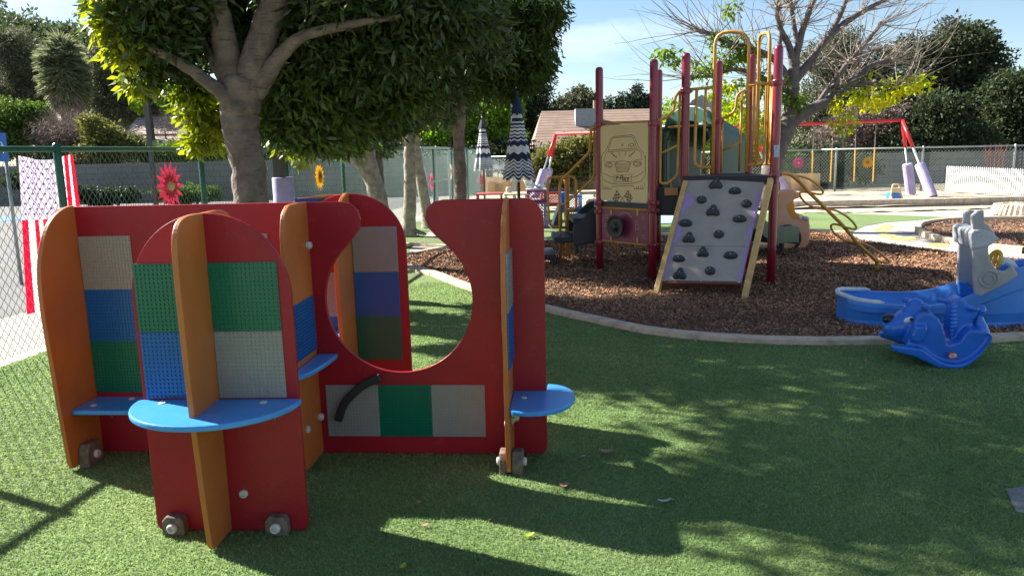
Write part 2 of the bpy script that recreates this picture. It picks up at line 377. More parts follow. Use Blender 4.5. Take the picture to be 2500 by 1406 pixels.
# yellow painted marks on the path
YP = mat('yellow_ground_paint', (.72, .50, .12), .8, var=.2, vs=40)
b = MB()
for x, y, w in ((2205, 583, 38), (2166, 574, 24), (2150, 560, 22), (2290, 598, 30), (2165, 552, 18)):
    pts = gp2([(x-w+random.uniform(-4, 4), y-1), (x-w*.3, y-4), (x+w*.6, y-3), (x+w, y+1), (x+w*.2, y+5), (x-w*.6, y+3)]); b.add([(*p, 0.001) for p in pts], [(0,1,2,3,4,5)])
o = b.build('painted_marks', YP, merge=False, center=False); o['kind'] = 'structure'
b = MB(); pts = gp2([(-60, 532), (58, 528), (62, 534), (0, 541), (-60, 543)]); b.add([(*p, -.004) for p in pts], [(0,1,2,3,4)])
o = b.build('painted_parking_line', mat('blue_road_paint', (.05, .16, .42), .8, var=.2), merge=False, center=False); o['kind'] = 'structure'
# worn concrete patch at the right edge of the turf
b = MB(); pts = gp2([(2455, 1196), (2500, 1190), (2600, 1185), (2700, 1300), (2560, 1275), (2480, 1250)]); b.add([(*p, .006) for p in pts], [tuple(range(6))])
o = b.build('bare_patch', mat('bare_grey_patch', (.20, .20, .20), .9, var=.25, vs=20, bump=.3), merge=False, center=False); o['kind'] = 'structure'

# turf fibres close to the camera
def fibres(name, poly, N, label, rmax):
    X = np.array(poly); r = 2.2+(rmax-2.2)*rng.random(N)**1.25; a = rng.uniform(-.95, .95, N)
    P = np.stack([r*np.sin(a), r*np.cos(a)], 1); P = P[inside(P, poly)]; n = len(P); d = np.hypot(P[:,0], P[:,1])
    h = rng.uniform(.006, .013, n); w = .0022*np.clip(d/2.6, 1, 3.2)
    th = rng.uniform(0, 2*np.pi, n); ln = rng.normal(0, .009, (n, 2))
    base = np.stack([P[:,0], P[:,1], np.zeros(n)], 1); s_ = np.stack([np.cos(th)*w, np.sin(th)*w, np.zeros(n)], 1)
    tip = base+np.stack([ln[:,0], ln[:,1], h], 1)
    V = np.stack([base-s_, base+s_, tip], 1).reshape(-1, 3)
    o = fastmesh(name, V, np.arange(3*n).reshape(-1, 3), rng.random(n), mat('turf_fibre', (.21, .295, .12), .7, c2=(.145, .225, .085), vs=1.1, rnd=.35, spec=.3, trans=.4))
    return tag(o, label, 'turf', kind='stuff')
fibres('turf_fibres', near, 640000, 'short green fibres of the artificial turf in the foreground', 8.5)

# ------------------------------------------------------------ activity panel sets
def vplane(O, deg):
    a = math.radians(deg); U = Vector((math.cos(a), math.sin(a), 0)); N = Vector((U.y, -U.x, 0)); O = Vector((O[0], O[1], 0))
    def P(u, z, v=0): return O+U*u+N*v+Vector((0, 0, z))
    P.U = U; P.N = N; return P
def plate_mesh():
    b = MB(); s = .254; t = .005; b.box((s/2, s/2, t/2), (s, s, t)); n = 16; p = s/n; r = p*.31; h = .0048
    for i in range(n):
        for j in range(n):
            cx = (i+.5)*p; cy = (j+.5)*p; k = 8; vs = [(cx+r*q*math.cos(2*math.pi*a/k), cy+r*q*math.sin(2*math.pi*a/k), z) for z, q in ((t, 1), (t+h, .93)) for a in range(k)]
            b.add(vs, [(a, (a+1) % k, k+(a+1) % k, k+a) for a in range(k)]+[tuple(k+a for a in range(k))])
    return b
_pb = plate_mesh(); _pm = {}
def plate(parent, o, X, Y, m, name='brick_plate', w=1.0):
    """X,Y unit vectors of the plate, o its lower-left corner in the world, studs along X x Y"""
    if m.name not in _pm:
        me = bpy.data.meshes.new('brick_plate'); me.from_pydata(_pb.v, [], _pb.f); me.materials.append(m); me.update(); _pm[m.name] = me
    q = bpy.data.objects.new(name, _pm[m.name]); col.objects.link(q); q.parent = parent
    Z = X.cross(Y); R4 = Matrix((X, Y, Z)).transposed().to_4x4(); R4.translation = Vector(o)-WL[parent.name]
    q.matrix_local = R4 @ Matrix.Diagonal((w, 1, 1, 1)); return q
UP = Vector((0, 0, 1))
def bolt(parent, c, axis, r=.016, d=.012, name='bolt_cap'):
    b = MB(); b.lathe([(r, 0), (r, d*.6), (r*.8, d), (r*.45, d), (r*.4, d*.55)], Vector(c), 14, Vector(axis)); return b.build(name, BOLT, parent, smooth=False)
def foot(parent, c, X, Y, w=.10, h=.11, t=.045):
    w *= .92; h *= .9
    """small wooden ground block against a board: X along it, Y out of it"""
    c = Vector(c); o = [(-w/2, 0), (w/2, 0), (w/2, h*.7), (w*.35, h*.95), (-w*.3, h), (-w*.48, h*.75)]
    b = MB(); b.prism(o, lambda a, z, v: c+X*a+UP*z+Y*v, 0, t); f = b.build('ground_block', WOOD, parent, bevel=.006)
    bolt(f, c+UP*h*.45+Y*t, Y, .02, .016)
    return f
def bracket(parent, c, X, Y, s=.06):
    c = Vector(c); b = MB(); b.prism([(0, 0), (0, -s), (s*.9, 0)], lambda a, z, v: c+Y*a+UP*z+X*v, -.002, .002)
    b.box(c+Y*.001-UP*s/2+X*.0, (.03, .03, .003)); return b.build('shelf_bracket', STEEL, parent)

def arc(cx, cz, rx, rz, a0, a1, n=14): return [(cx+rx*math.cos(math.radians(a0+(a1-a0)*k/n)), cz+rz*math.sin(math.radians(a0+(a1-a0)*k/n))) for k in range(n+1)]
def rnd_corner(x, z, r, q, n=4):
    c = {0: (x-r, z-r, 0), 1: (x+r, z-r, 90), 2: (x+r, z+r, 180), 3: (x-r, z+r, 270)}[q]; return arc(c[0], c[1], r, r, c[2], c[2]+90, n)
T = .020
# ---- small arched cross unit in front
PF = vplane((-.801+.0, 2.739+.03), -2.8)
t = thing('arched_play_panel', 'front arched red panel with orange fin and blue half-round table, nearest the camera', 'activity panel', PF(-.3, 0))
o_ = arc(-.302, .92, .298, .308, 0, 180, 28)+rnd_corner(-.60, .002, .03, 2)+rnd_corner(-.004, .002, .03, 3)
b = MB(); b.prism(o_, PF, -T/2, T/2); b.build('arched_board', RED, t, bevel=.004)
fu = -.313
fin = [(0.0, 1.228), (.1, 1.229), (.165, 1.219), (.205, 1.19), (.228, 1.14), (.234, 1.06), (.234, .92), (.228, .6), (.21, .3), (.19, .06), (.175, .022), (.15, .01), (0, .01)]
def fin_build(P, u, outline, t, sgn=1, name='fin_board', v0=T/2, thick=.021):
    outline = [(q.x, q.y) for q in bez([Vector((a, z, 0)) for a, z in outline], 3)]
    b = MB(); b.prism([(v0+a*sgn if a == 0 else a*sgn, z) for a, z in ([((v0*sgn), outline[0][1])]+outline[1:-1]+[((v0*sgn), outline[-1][1])])], lambda a, z, v: P(u+v, z, a), -thick/2, thick/2)
    return b.build(name, ORANGE, t, bevel=.004)
fin_build(PF, fu, fin, t); 
fin_build(PF, fu, [(a*1.15, z) for a, z in fin], t, -1)
U, N = PF.U, PF.N
for u0, z0, m in ((-.582, .794, PLG), (-.582, .538, PLB), (-.302, .794, PLG), (-.302, .538, PLY)):
    plate(t, PF(u0, z0, T/2+.0005), U, UP, m)
b = MB(); o_ = [(-.302+.312*math.cos(a), .02+.29*math.sin(a)) for a in [math.pi*k/26 for k in range(27)]]
o_ = [(-.004, T/2+.001)]+[(x, y) for x, y in o_]+[(-.60, T/2+.001)]
slot = [( x, y) for x, y in o_]
b.prism(slot, lambda u, v, z: PF(u, z, v), .512, .534); tb = b.build('half_round_table', BLUE, t, bevel=.006)
bolt(tb, PF(-.50, .534, .06), UP, .014, .004); bolt(tb, PF(-.12, .534, .06), UP, .014, .004)
bracket(t, PF(-.10, .51, .01), U, N); bracket(t, PF(-.50, .51, .01), U, N)
bolt(t, PF(-.245, .155, T/2), N, .017)
foot(t, PF(-.515, 0, T/2), U, N, .095, .088); foot(t, PF(-.115, 0, T/2), U, N, .095, .088)

# ---- long wall unit with the round opening
PW = vplane((.151, 3.468), -4.375); U, N = PW.U, PW.N
t = thing('wall_play_panel', 'long red wall panel with round open window, three orange fins and rows of brick plates', 'activity panel', PW(-1.2, 0))
o_ = [(-2.18, 1.213)]+arc(-2.235, 1.09, .12, .123, 90, 180, 8)+[(-2.355, .5)]+rnd_corner(-2.355, .002, .05, 2)+rnd_corner(0, .002, .04, 3)+arc(-.085, 1.10, .085, .113, 0, 90, 8)
o_ += [(-.455, 1.213), (-.50, 1.203), (-.53, 1.175), (-.541, 1.13), (-.521, 1.079), (-.49, 1.045)]
o_ += arc(-.68, .752, .345, .345, 44, -224, 60)
o_ += [(-.885, 1.038), (-.85, 1.082), (-.838, 1.13), (-.852, 1.175), (-.885, 1.205), (-.93, 1.213)]
# walk: outer boundary anticlockwise from the top left
b = MB(); b.prism(o_, PW, -T/2, T/2); b.build('wall_board', RED, t, bevel=.004)
finL = [(0, 1.217), (.06, 1.215), (.13, 1.193), (.19, 1.155), (.235, 1.10), (.275, 1.02), (.298, .93), (.305, .82), (.303, .7), (.292, .5), (.28, .3), (.262, .06), (.25, .03), (.235, .015), (0, .012)]
finM = [(0, 1.217), (.20, 1.217), (.25, 1.205), (.29, 1.175), (.315, 1.12), (.325, 1.03), (.322, .7), (.30, .35), (.275, .1), (.25, .035), (.22, .012), (0, .012)]
finR = [(0, 1.217), (.05, 1.215), (.11, 1.195), (.18, 1.15), (.23, 1.09), (.27, 1.0), (.292, .9), (.296, .8), (.29, .6), (.275, .3), (.26, .08), (.25, .03), (.235, .015), (0, .012)]
for u, o_ in ((-2.209, finL), (-1.094, finM), (-.166, finR)): fin_build(PW, u, o_, t)
v = T/2+.0005
for u0, z0, m in ((-2.197, .819, PLT), (-2.197, .565, PLB), (-2.197, .311, PLG), (-1.534, .819, PLT), (-1.534, .565, PLB), (-1.534, .311, PLG),
                  (-1.053, .091, PLY), (-.799, .091, PLG), (-.545, .091, PLY)): plate(t, PW(u0, z0, v), U, UP, m)
plate(t, PW(-1.0825, .53, .285), -N, UP, PLB)
plate(t, PW(-.1548, .74, .266), -N, UP, PLY); plate(t, PW(-.1548, .486, .266), -N, UP, PLB)
def shelf(P, outline, z, t, name='shelf', th=.022):
    b = MB(); b.prism(outline, lambda u, v, w: P(u, w, v), z-th, z); return b.build(name, BLUE, t, bevel=.006)
s_ = shelf(PW, [(-2.198, T/2), (-2.198, .215), (-2.18, .225), (-1.88, .225), (-1.80, .20), (-1.76, .12), (-1.75, T/2)], .289, t)
bolt(s_, PW(-2.13, .289, .15), UP, .014, .004); bolt(s_, PW(-2.0, .289, .05), UP, .014, .004)
bracket(t, PW(-2.10, .266, .06), U, N, .07); bracket(t, PW(-1.9, .266, .01), U, N)
s_ = shelf(PW, [(-1.083, T/2)]+[(-1.083+.10*math.sin(a)**.8, T/2+.40*math.cos(a)) for a in [math.pi/2*k/12 for k in range(13)]], .50, t)
s_ = shelf(PW, [(-.155, T/2+.001), (-.155, .27)]+[(q.x, q.y) for q in bez([Vector((a_, b_, 0)) for a_, b_ in ((-.14, .30), (-.08, .318), (0, .305), (.075, .255), (.12, .17), (.133, .07), (.11, -.02), (.06, -.08), (.012, -.10))], 4)]+[(.002, -.10), (.002, T/2+.001)], .318, t, 'round_shelf')
bolt(s_, PW(-.10, .318, .12), UP, .014, .004); bracket(t, PW(-.15, .295, .22), N, U, .07)
# curved black handle
Hc = [(-.994, .177), (-.963, .255), (-.91, .315), (-.85, .36), (-.776, .391)]
L_ = [Vector((a, z, 0)) for a, z in Hc]; L_ = bez(L_, 4); up_ = []; dn_ = []
for i, p in enumerate(L_):
    d = (L_[min(i+1, len(L_)-1)]-L_[max(0, i-1)]).normalized(); q = Vector((-d.y, d.x, 0)); up_.append(p+q*.019); dn_.append(p-q*.019)
b = MB(); b.prism([(p.x, p.y) for p in up_+dn_[::-1]], PW, .03, .052); h_ = b.build('curved_handle', BLACK, t, bevel=.006); bolt(h_, PW(-.79, .385, .052), N, .008, .003).data.materials[0] = BLACK
for u, z in ((-1.083, 1.02), (-1.083, .20), (-.15, .20)): bolt(t, PW(u+.001, z, .05), U, .018, .02)
bolt(t, PW(-1.083, .20, .22), U, .018, .012); bolt(t, PW(-.178, .205, .15), -U, .016, .01)
foot(t, PW(-.154, 0, .20), -N, U, .11, .115, .05); foot(t, PW(-.178, 0, .20), N, -U, .11, .115, .03); foot(t, PW(-2.197, 0, .15), -N, U, .13, .125, .05)
b = MB(); b.prism([(0, 0), (.12, .0), (.12, .045), (0, .045)], lambda a, z, v: PW(-2.19+a, .215+z, T/2+v), 0, .006); lk = b.build('joint_strap', STEEL, t, bevel=.01); bolt(lk, PW(-2.10, .237, .017), N, .014)

# ---- unit behind, seen through the opening
xr = A(864, 660, 4.3).x; PR = vplane((xr, 4.3), -3); U, N = PR.U, PR.N
t = thing('arched_play_panel', 'red arched panel with orange fin standing behind the round open window', 'activity panel', PR(0, 0))
o_ = arc(.0, .92, .305, .292, 0, 180, 28)+rnd_corner(-.305, .02, .03, 2)+rnd_corner(.305, .02, .03, 3)
b = MB(); b.prism(o_, PR, -T/2, T/2); b.build('arched_board', RED, t, bevel=.004)
fin_build(PR, -.01, [(a*1.05, z) for a, z in finL], t)
for u0, z0, m in ((.003, .772, PLY), (.003, .518, PLB), (.003, .264, PLG), (-.276, .518, PLY), (-.276, .264, PLB)): plate(t, PR(u0, z0, v), U, UP, m)
shelf(PR, [(-.02, T/2), (-.02, .25), (-.12, .235), (-.22, .18), (-.28, .09), (-.30, T/2)], .44, t)
PB = vplane(tuple((PR(-.02, 0, -.02))[:2]), 176); t2 = thing('orange_play_panel', 'orange board with blue and green brick plates just showing over the red wall panel', 'activity panel', PB(.3, 0))
b = MB(); b.prism([(0.02, 1.205), (.1, 1.207), (.28, 1.19), (.33, 1.15), (.35, 1.1), (.35, .02), (.02, .02)], PB, -T/2, T/2); b.build('board', ORANGE, t2, bevel=.004)
for i, m in enumerate((PLG, PLB)): plate(t2, PB(.165+.127*i, .935, -T/2-.0005), -PB.U, UP, m, w=.5)
# ------------------------------------------------------------ play structure
MAROON = mat('maroon_powder_coat', (.225, .008, .026), .30, var=.08, coat=.3, bump=.05, bs=30)
YEL = mat('ochre_yellow_powder_coat', (.50, .245, .035), .4, var=.15, vs=9)
TAN = mat('tan_panel', (.66, .50, .25), .5, var=.05, vs=3)
LINE = mat('engraved_brown_line', (.10, .045, .03), .7)
CLIMB = mat('taupe_climbing_board', (.35, .305, .262), .6, var=.1, vs=3, bump=.1)
LILAC = mat('lilac_board', (.36, .25, .47), .55, var=.06)
LINE2 = mat('purple_line', (.12, .06, .17), .7)
HOLD = mat('charcoal_hold', (.03, .04, .045), .55, bump=.4, bs=60)
PWOOD = mat('honey_painted_rail', (.58, .36, .12), .5, var=.15, vs=14)
DGREEN = mat('dark_green_slide', (.022, .085, .055), .38, var=.1)
MAG = mat('magenta_panel', (.19, .022, .06), .45, var=.08)
DECK = mat('black_deck', (.018, .018, .022), .55, bump=.2)
PALE = mat('pale_engraving', (.45, .30, .33), .6)

def RP(px, py, O, n):
    r = Vector(ray(px, py)); C = Vector((0, 0, CAMH)); return C+r*((Vector(O)-C).dot(n)/r.dot(n))
def onp(P, px, py):
    """photo pixel -> (u, z) on the upright plane P"""
    O = P(0, 0); p = RP(px, py, O, P.N); return ((p-O).dot(P.U), p.z)
def plane2(a, b):
    return vplane(a, math.degrees(math.atan2(b[1]-a[1], b[0]-a[0])))
def Z4(x, y): return (1300+x/3.788, 60+y/3.788)
def Z5(x, y): return (1300+x/3.571, 380+y/3.571)
def Z6(x, y): return (1600+x/3.347, 60+y/3.347)
def Z3(x, y): return (1100+x/3.195, 180+y/3.195)
def Z8(x, y): return (1850+x/5.623, 430+y/5.623)
def Z9(x, y): return (1850+x/3.605, 230+y/3.605)
P1, P2, P3, P4, P5, P6, P7 = (1.055, 9.08), (1.54, 8.32), (1.83, 9.57), (1.865, 8.27), (2.345, 8.8), (2.705, 8.77), (2.68, 7.85)
ps = thing('play_structure', 'maroon and yellow play structure with grey climbing wall, car panel and green slide', 'play structure', (1.9, 8.6, 0))
for (x, y), h in ((P1, 2.345), (P2, 2.335), (P3, 2.35), (P4, 2.385), (P5, 2.355), (P6, 2.41), (P7, 2.39)):
    b = MB(); r = .044; b.lathe([(r, -.05), (r, .4), (r, 1.2), (r, h-.045), (r*.93, h-.022), (r*.7, h-.006), (r*.3, h)], (x, y, 0), 20)
    b.build('post', MAROON, ps, smooth='auto')
def clamp(x, y, z):
    b = MB(); r = .041
    b.lathe([(r+.004, -.03), (r+.012, -.026), (r+.014, 0), (r+.012, .026), (r+.004, .03)], (x, y, z), 18); b.box((x-.05, y-.03, z), (.03, .03, .04)); b.box((x+.05, y-.02, z), (.03, .03, .04))
    b.build('clamp', MAROON, ps, bevel=.004)
for (x, y), zs in ((P1, (1.70, .80, .70, .34)), (P2, (1.68, .84, .76, .38)), (P4, (2.0,)), (P5, (1.70,)), (P6, (1.99,)), (P7, (2.03, 1.13))):
    for z in zs: clamp(x, y, z)
b = MB(); b.box((P7[0]+.0, P7[1]-.0425, 1.36), (.05, .003, .12)); b.build('sticker', mat('pale_blue_sticker', (.5, .56, .62), .5, c2=(.2, .3, .45), vs=60), ps)
# decks
def slab(name, pts, z0, z1, m, bev=.01):
    b = MB(); b.prism([tuple(p) for p in pts], lambda a, c, v: Vector((a, c, v)), z0, z1); return b.build(name, m, ps, bevel=bev)
slab('deck', [P1, P2, P5, P3], .755, .82, DECK)
slab('deck', [(P4[0]-.04, P4[1]-.06), (P7[0]-.0, P7[1]-.06), (P6[0], P6[1]), (P5[0], P5[1])], 1.035, 1.12, DECK)
slab('deck_step', [(P2[0]+.03, P2[1]+.04), (P4[0]-.04, P4[1]-.0), (P4[0]+.1, P4[1]+.2), (P2[0]+.22, P2[1]+.26)], .70, 1.0, DECK)

# car panel with engraved drawing
PC = plane2(P1, P2); LC = math.dist(P1, P2)
o_ = [onp(PC, *p) for p in (Z5(607, -265), Z5(1008, -290), Z5(1008, 440), Z5(612, 432))]
u0, u1 = .052, LC-.052; z0, z1 = .835, 1.685; c_ = .04
o_ = rnd_corner(u1, z1, c_, 0)+rnd_corner(u0, z1, c_, 1)+rnd_corner(u0, z0, c_, 2)+rnd_corner(u1, z0, c_, 3)
b = MB(); b.prism(o_, PC, .01, .03); b.build('car_panel', TAN, ps, bevel=.004)
def crail(z0_, z1_, r_):
    q_ = MB(); q_.tube([PC(0, z0_, 0), PC(LC, z1_, 0)], r_); q_.build('cross_rail', YEL, ps, smooth=True)
crail(1.715, 1.70, .014)
dr = MB()
def draw(pts, r=.0026, closed=False):
    q = [onp(PC, *p) for p in pts]; dr.tube([PC(a, z, .0305) for a, z in q], r, 4, closed=closed)
def oval(cx, cy, rx, ry, z=Z5, n=14): return [z(cx+rx*math.cos(2*math.pi*k/n), cy+ry*math.sin(2*math.pi*k/n)) for k in range(n)]
for l_ in ([(700,1165),(742,1060),(765,1038),(935,1022),(962,1035),(1005,1145),(1045,1185),(1062,1240),(1064,1364)], [(700,1165),(665,1200),(655,1260),(652,1364)],
           [(718,1165),(755,1060),(775,1048),(930,1038),(950,1050),(985,1145),(718,1165)], [(685,1265),(690,1210),(708,1180),(1000,1160),(1025,1190),(1030,1250)],
           [(685,1265),(740,1270),(780,1270),(860,1262),(935,1272),(985,1250),(1028,1250)], [(740,1185),(795,1235)], [(752,1185),(800,1232)], [(815,1180),(832,1215)], [(885,1175),(872,1212)], [(968,1175),(912,1225)], [(960,1178),(908,1220)],
           [(905,1140),(910,1110),(935,1097),(955,1110),(965,1135)], [(920,1115),(938,1138),(955,1112)], [(843,1110),(858,1105),(850,1125),(843,1110)]):
    draw([Z4(*p) for p in l_])
for l_ in ([(735,72),(878,68),(850,140),(758,142),(735,72)], [(740,84),(874,80)], [(743,96),(870,92)], [(748,108),(864,104)], [(752,120),(858,116)], [(756,131),(853,128)],
           [(735,72),(770,52),(810,47),(850,53),(878,68)], [(630,150),(700,185),(800,195),(920,185),(985,140)], [(620,170),(640,215),(700,240),(760,250),(880,245),(960,225),(1000,180)],
           [(617,0),(622,80),(620,170)], [(1003,0),(1002,90),(1000,180)], [(625,200),(625,290),(705,292),(712,270),(900,262),(905,290),(990,290),(995,235)],
           [(640,255),(640,290)], [(655,262),(655,290)], [(670,268),(670,290)], [(685,272),(685,290)], [(925,270),(925,290)], [(942,266),(942,290)], [(958,262),(958,290)], [(974,255),(974,290)],
           [(730,170),(880,163),(880,228),(730,232),(730,170)], [(785,350),(828,410)], [(822,350),(778,410)]):
    draw([Z5(*p) for p in l_])
for a in ((680,82,36,22), (692,84,12,18), (664,82,9,8), (933,72,38,22), (920,74,12,18), (952,70,9,8)): draw(oval(*a), closed=True)
for q in ([(755,302),(785,350),(748,415),(717,378)], [(850,300),(892,370),(862,415),(820,350)]):
    draw([Z5(*p) for p in q], closed=True)
    for i in range(4):
        for j in range(5):
            if (i+j) % 2: continue
            cs = []
            for a, c in ((i, j), (i+1, j), (i+1, j+1), (i, j+1)):
                s_, t_ = a/4, c/5; x = (1-s_)*((1-t_)*q[0][0]+t_*q[3][0])+s_*((1-t_)*q[1][0]+t_*q[2][0]); y = (1-s_)*((1-t_)*q[0][1]+t_*q[3][1])+s_*((1-t_)*q[1][1]+t_*q[2][1])
                cs.append(PC(*onp(PC, *Z5(x, y)), .0325))
            dr.add(cs, [(0,1,2,3)])
dr.build('car_drawing', LINE, ps, merge=False)
def text_obj(name, s, size, m, parent, org, X, Y, ext=.001, shear=0, sx=1):
    cu = bpy.data.curves.new(name, 'FONT'); cu.body = s; cu.size = size; cu.extrude = ext; cu.shear = shear
    to = bpy.data.objects.new('tmp_text', cu); col.objects.link(to); bpy.context.view_layer.update()
    me = bpy.data.meshes.new_from_object(to.evaluated_get(bpy.context.evaluated_depsgraph_get())); bpy.data.objects.remove(to); bpy.data.curves.remove(cu)
    me.name = name; me.materials.clear(); me.materials.append(m)
    o = bpy.data.objects.new(name, me); col.objects.link(o); o.parent = parent
    R4 = Matrix((X, Y, X.cross(Y))).transposed().to_4x4(); R4.translation = Vector(org)-WL[parent.name]
    o.matrix_local = R4 @ Matrix.Diagonal((sx, 1, 1, 1)); return o
a = onp(PC, *Z5(737, 222)); text_obj('lettering', '1', .088, LINE, ps, PC(a[0], a[1], .0325), PC.U, UP, shear=.25, sx=.85)
a = onp(PC, *Z5(754, 196)); text_obj('lettering', 'st', .045, LINE, ps, PC(a[0], a[1], .0325), PC.U, UP, shear=.25, sx=.85)
a = onp(PC, *Z5(778, 219)); text_obj('lettering', 'Place', .088, LINE, ps, PC(a[0], a[1], .0325), PC.U, UP, shear=.25, sx=.86)

# magenta panel with toy steering wheel
zz0, zz1 = .375, .745; u0, u1 = .052, LC-.055
o_ = rnd_corner(u1, zz1-.005, .03, 0)+rnd_corner(u0, zz1, .03, 1)+rnd_corner(u0, zz0, .03, 2)+rnd_corner(u1, zz0, .03, 3)
b = MB(); b.prism(o_, PC, -.005, .012); b.build('activity_board', MAG, ps, bevel=.003)
def dr2(pts, r=.003, closed=False): en = MB(); en.tube([PC(*onp(PC, *Z5(*p)), .0125) for p in pts], r, 4, closed=closed); en.build('engraved_line', PALE, ps, merge=False)
for cx, cy in ((660, 530), (650, 605), (660, 685), (978, 540), (985, 620), (975, 710)):
    dr2([(cx-15, cy-14), (cx+15, cy-12), (cx+15, cy+14), (cx-15, cy+12)], closed=True); dr2([(cx, cy-13), (cx, cy+13)])
for l_ in ([(905,570),(935,572)], [(905,600),(940,602)], [(905,640),(940,642)], [(905,560),(905,670)], [(920,560),(920,650)], [(935,572),(935,645)]): dr2(l_)
dr2(oval(705, 612, 24, 42, lambda x, y: (x, y)), closed=True)
dr2([(775, 512), (800, 500), (830, 498), (855, 512), (870, 540)], .006)
b = MB(); c_ = PC(*onp(PC, *Z5(775, 615)), .10); n_ = (PC.N+Vector((.12, 0, -.05))).normalized()
b.lathe([(.02, -.07), (.03, -.045), (.118, -.028), (.130, -.012), (.132, 0), (.125, .006), (.112, -.004), (.035, -.018), (.033, .012), (.02, .018)], c_, 28, n_); b.tube([c_-n_*.09, c_-n_*.03], .02, 10)
b.build('steering_wheel', BLACK, ps, smooth=True)
for x, y in ((697,492), (927,500), (697,717), (925,735)):
    b = MB(); p = PC(*onp(PC, *Z5(x, y)), .016); b.box(p, (.03, .012, .06), Matrix((PC.U, PC.N, UP)).transposed()); q = b.build('clip', YEL, ps, bevel=.004)
crail(.752, .757, .015); crail(.36, .38, .015)
b = MB(); q = G(*Z5(735, 900)); b.tube([(q.x, q.y, -.02), (q.x, q.y, .37)], .016); b.build('leg', YEL, ps, smooth=True)

# climbing wall
FL = G(*Z5(1082, 1225)); FR = G(*Z5(1810, 1262)); TL = A(*Z5(1347, 232), 8.16); TR = A(*Z5(2045, 210), 7.80)
nC = (FR-FL).cross(TL-FL).normalized(); nC = -nC if nC.y > 0 else nC
xC = (FR-FL).normalized(); eC = nC.cross(xC).normalized(); eC = eC if eC.z > 0 else -eC
def W5(x, y, off=0): return RP(*Z5(x, y), FL+nC*off, nC)
def wpoly(pts, v0, v1, name, m, bev=0):
    b = MB(); P_ = [W5(*p) for p in pts]; n = len(P_)
    b.add([p+nC*v0 for p in P_]+[p+nC*v1 for p in P_], [tuple(range(n)), tuple(range(2*n-1, n-1, -1))]+[(i, i+n, (i+1) % n+n, (i+1) % n) for i in range(n)])
    return b.build(name, m, ps, bevel=bev)
cw = wpoly([(1342, 222), (2030, 203), (1890, 795), (1182, 787)], -.012, .008, 'climbing_board', CLIMB, .002)
wpoly([(1181, 790), (1889, 798), (1822, 1112), (1130, 1102)], -.012, .008, 'climbing_board', CLIMB, .002)
wpoly([(1333, 330), (1375, 340), (1405, 375), (1412, 410), (1395, 440), (1350, 468), (1322, 490), (1290, 560), (1275, 600), (1300, 640), (1305, 690), (1270, 740), (1230, 790), (1215, 850), (1212, 905), (1192, 950), (1180, 1020), (1155, 1060), (1150, 1100), (1131, 1100)], .0085, .012, 'wavy_strip', LILAC)
wpoly([(1995, 322), (1952, 345), (1945, 390), (1955, 430), (1915, 470), (1905, 510), (1925, 550), (1905, 590), (1868, 650), (1885, 710), (1865, 780), (1838, 830), (1852, 880), (1815, 935), (1822, 990), (1795, 1040), (1790, 1108), (1822, 1110)], .0085, .012, 'wavy_strip', LILAC)
for s_, f_, tp in ((0, FL, TL), (1, FR, TR)):
    b = MB(); off = xC*(.035 if s_ else -.01); b.beam(f_+off-(tp-f_)*.03, tp+off, .055, .07, up=nC); b.build('side_rail', PWOOD, ps, bevel=.006)
b = MB(); b.beam(W5(1130, 1112, -.02), W5(1820, 1122, -.02), .03, .06, up=nC); b.build('base_batten', mat('brown_batten', (.16, .06, .03), .6), ps)
Rw = Matrix((xC, eC, nC)).transposed()
for x, y, k in ((1600,255,'t'),(1765,320,'o'),(1475,390,'r'),(1865,425,'r'),(1575,490,'t'),(1805,563,'o'),(1335,600,'o'),(1625,690,'r'),(1365,725,'t'),(1485,850,'t'),(1728,880,'o'),(1275,908,'o'),(1285,1040,'t'),(1548,1008,'r')):
    c_ = W5(x, y, .01); b = MB(); rr = random.uniform(.95, 1.1); n = 16; vs = []
    for lev, (sc, hh) in enumerate(((1, 0), (1.0, .012), (.8, .032), (.4, .045), (.0, .046))):
        for q in range(n):
            a = 2*math.pi*q/n
            if k == 't': r = .055*(1+.28*math.cos(3*(a-math.pi/6)+math.pi)); ex, ey = math.cos(a)*r, math.sin(a)*r*1.05
            elif k == 'o': ex, ey = math.cos(a)*.064, math.sin(a)*.037*(1.15 if math.sin(a) > 0 else .8)
            else: ex, ey = math.cos(a)*.048, math.sin(a)*.043
            sh = .008 if k != 'r' else .0
            vs.append(c_+(xC*ex+eC*(ey*sc+sh*lev*(.6))+xC*0)*1*rr*(1 if sc else 1) if False else c_+xC*ex*sc*rr+eC*(ey*sc*rr+(sh*lev*.5))+nC*hh)
    fs = [(i*n+q, i*n+(q+1) % n, (i+1)*n+(q+1) % n, (i+1)*n+q) for i in range(4) for q in range(n)]
    b.add(vs, fs, .5); h_ = b.build('hand_hold', HOLD, ps, smooth=True)
    c2 = MB(); c2.lathe([(.007, 0), (.007, .004), (.004, .005)], c_+nC*.044+eC*.006, 8, nC); c2.build('bolt', STEEL, h_)
for x, y in ((1372,240),(1682,230),(2000,218),(1305,510),(1940,497),(1228,778),(1222,805),(1548,778),(1538,808),(1878,778),(1870,810),(1150,1088),(1470,1093),(1805,1100)):
    b = MB(); b.lathe([(.011, 0), (.011, .003), (.005, .006)], W5(x, y, .012), 10, nC); b.build('bolt_head', STEEL, ps)

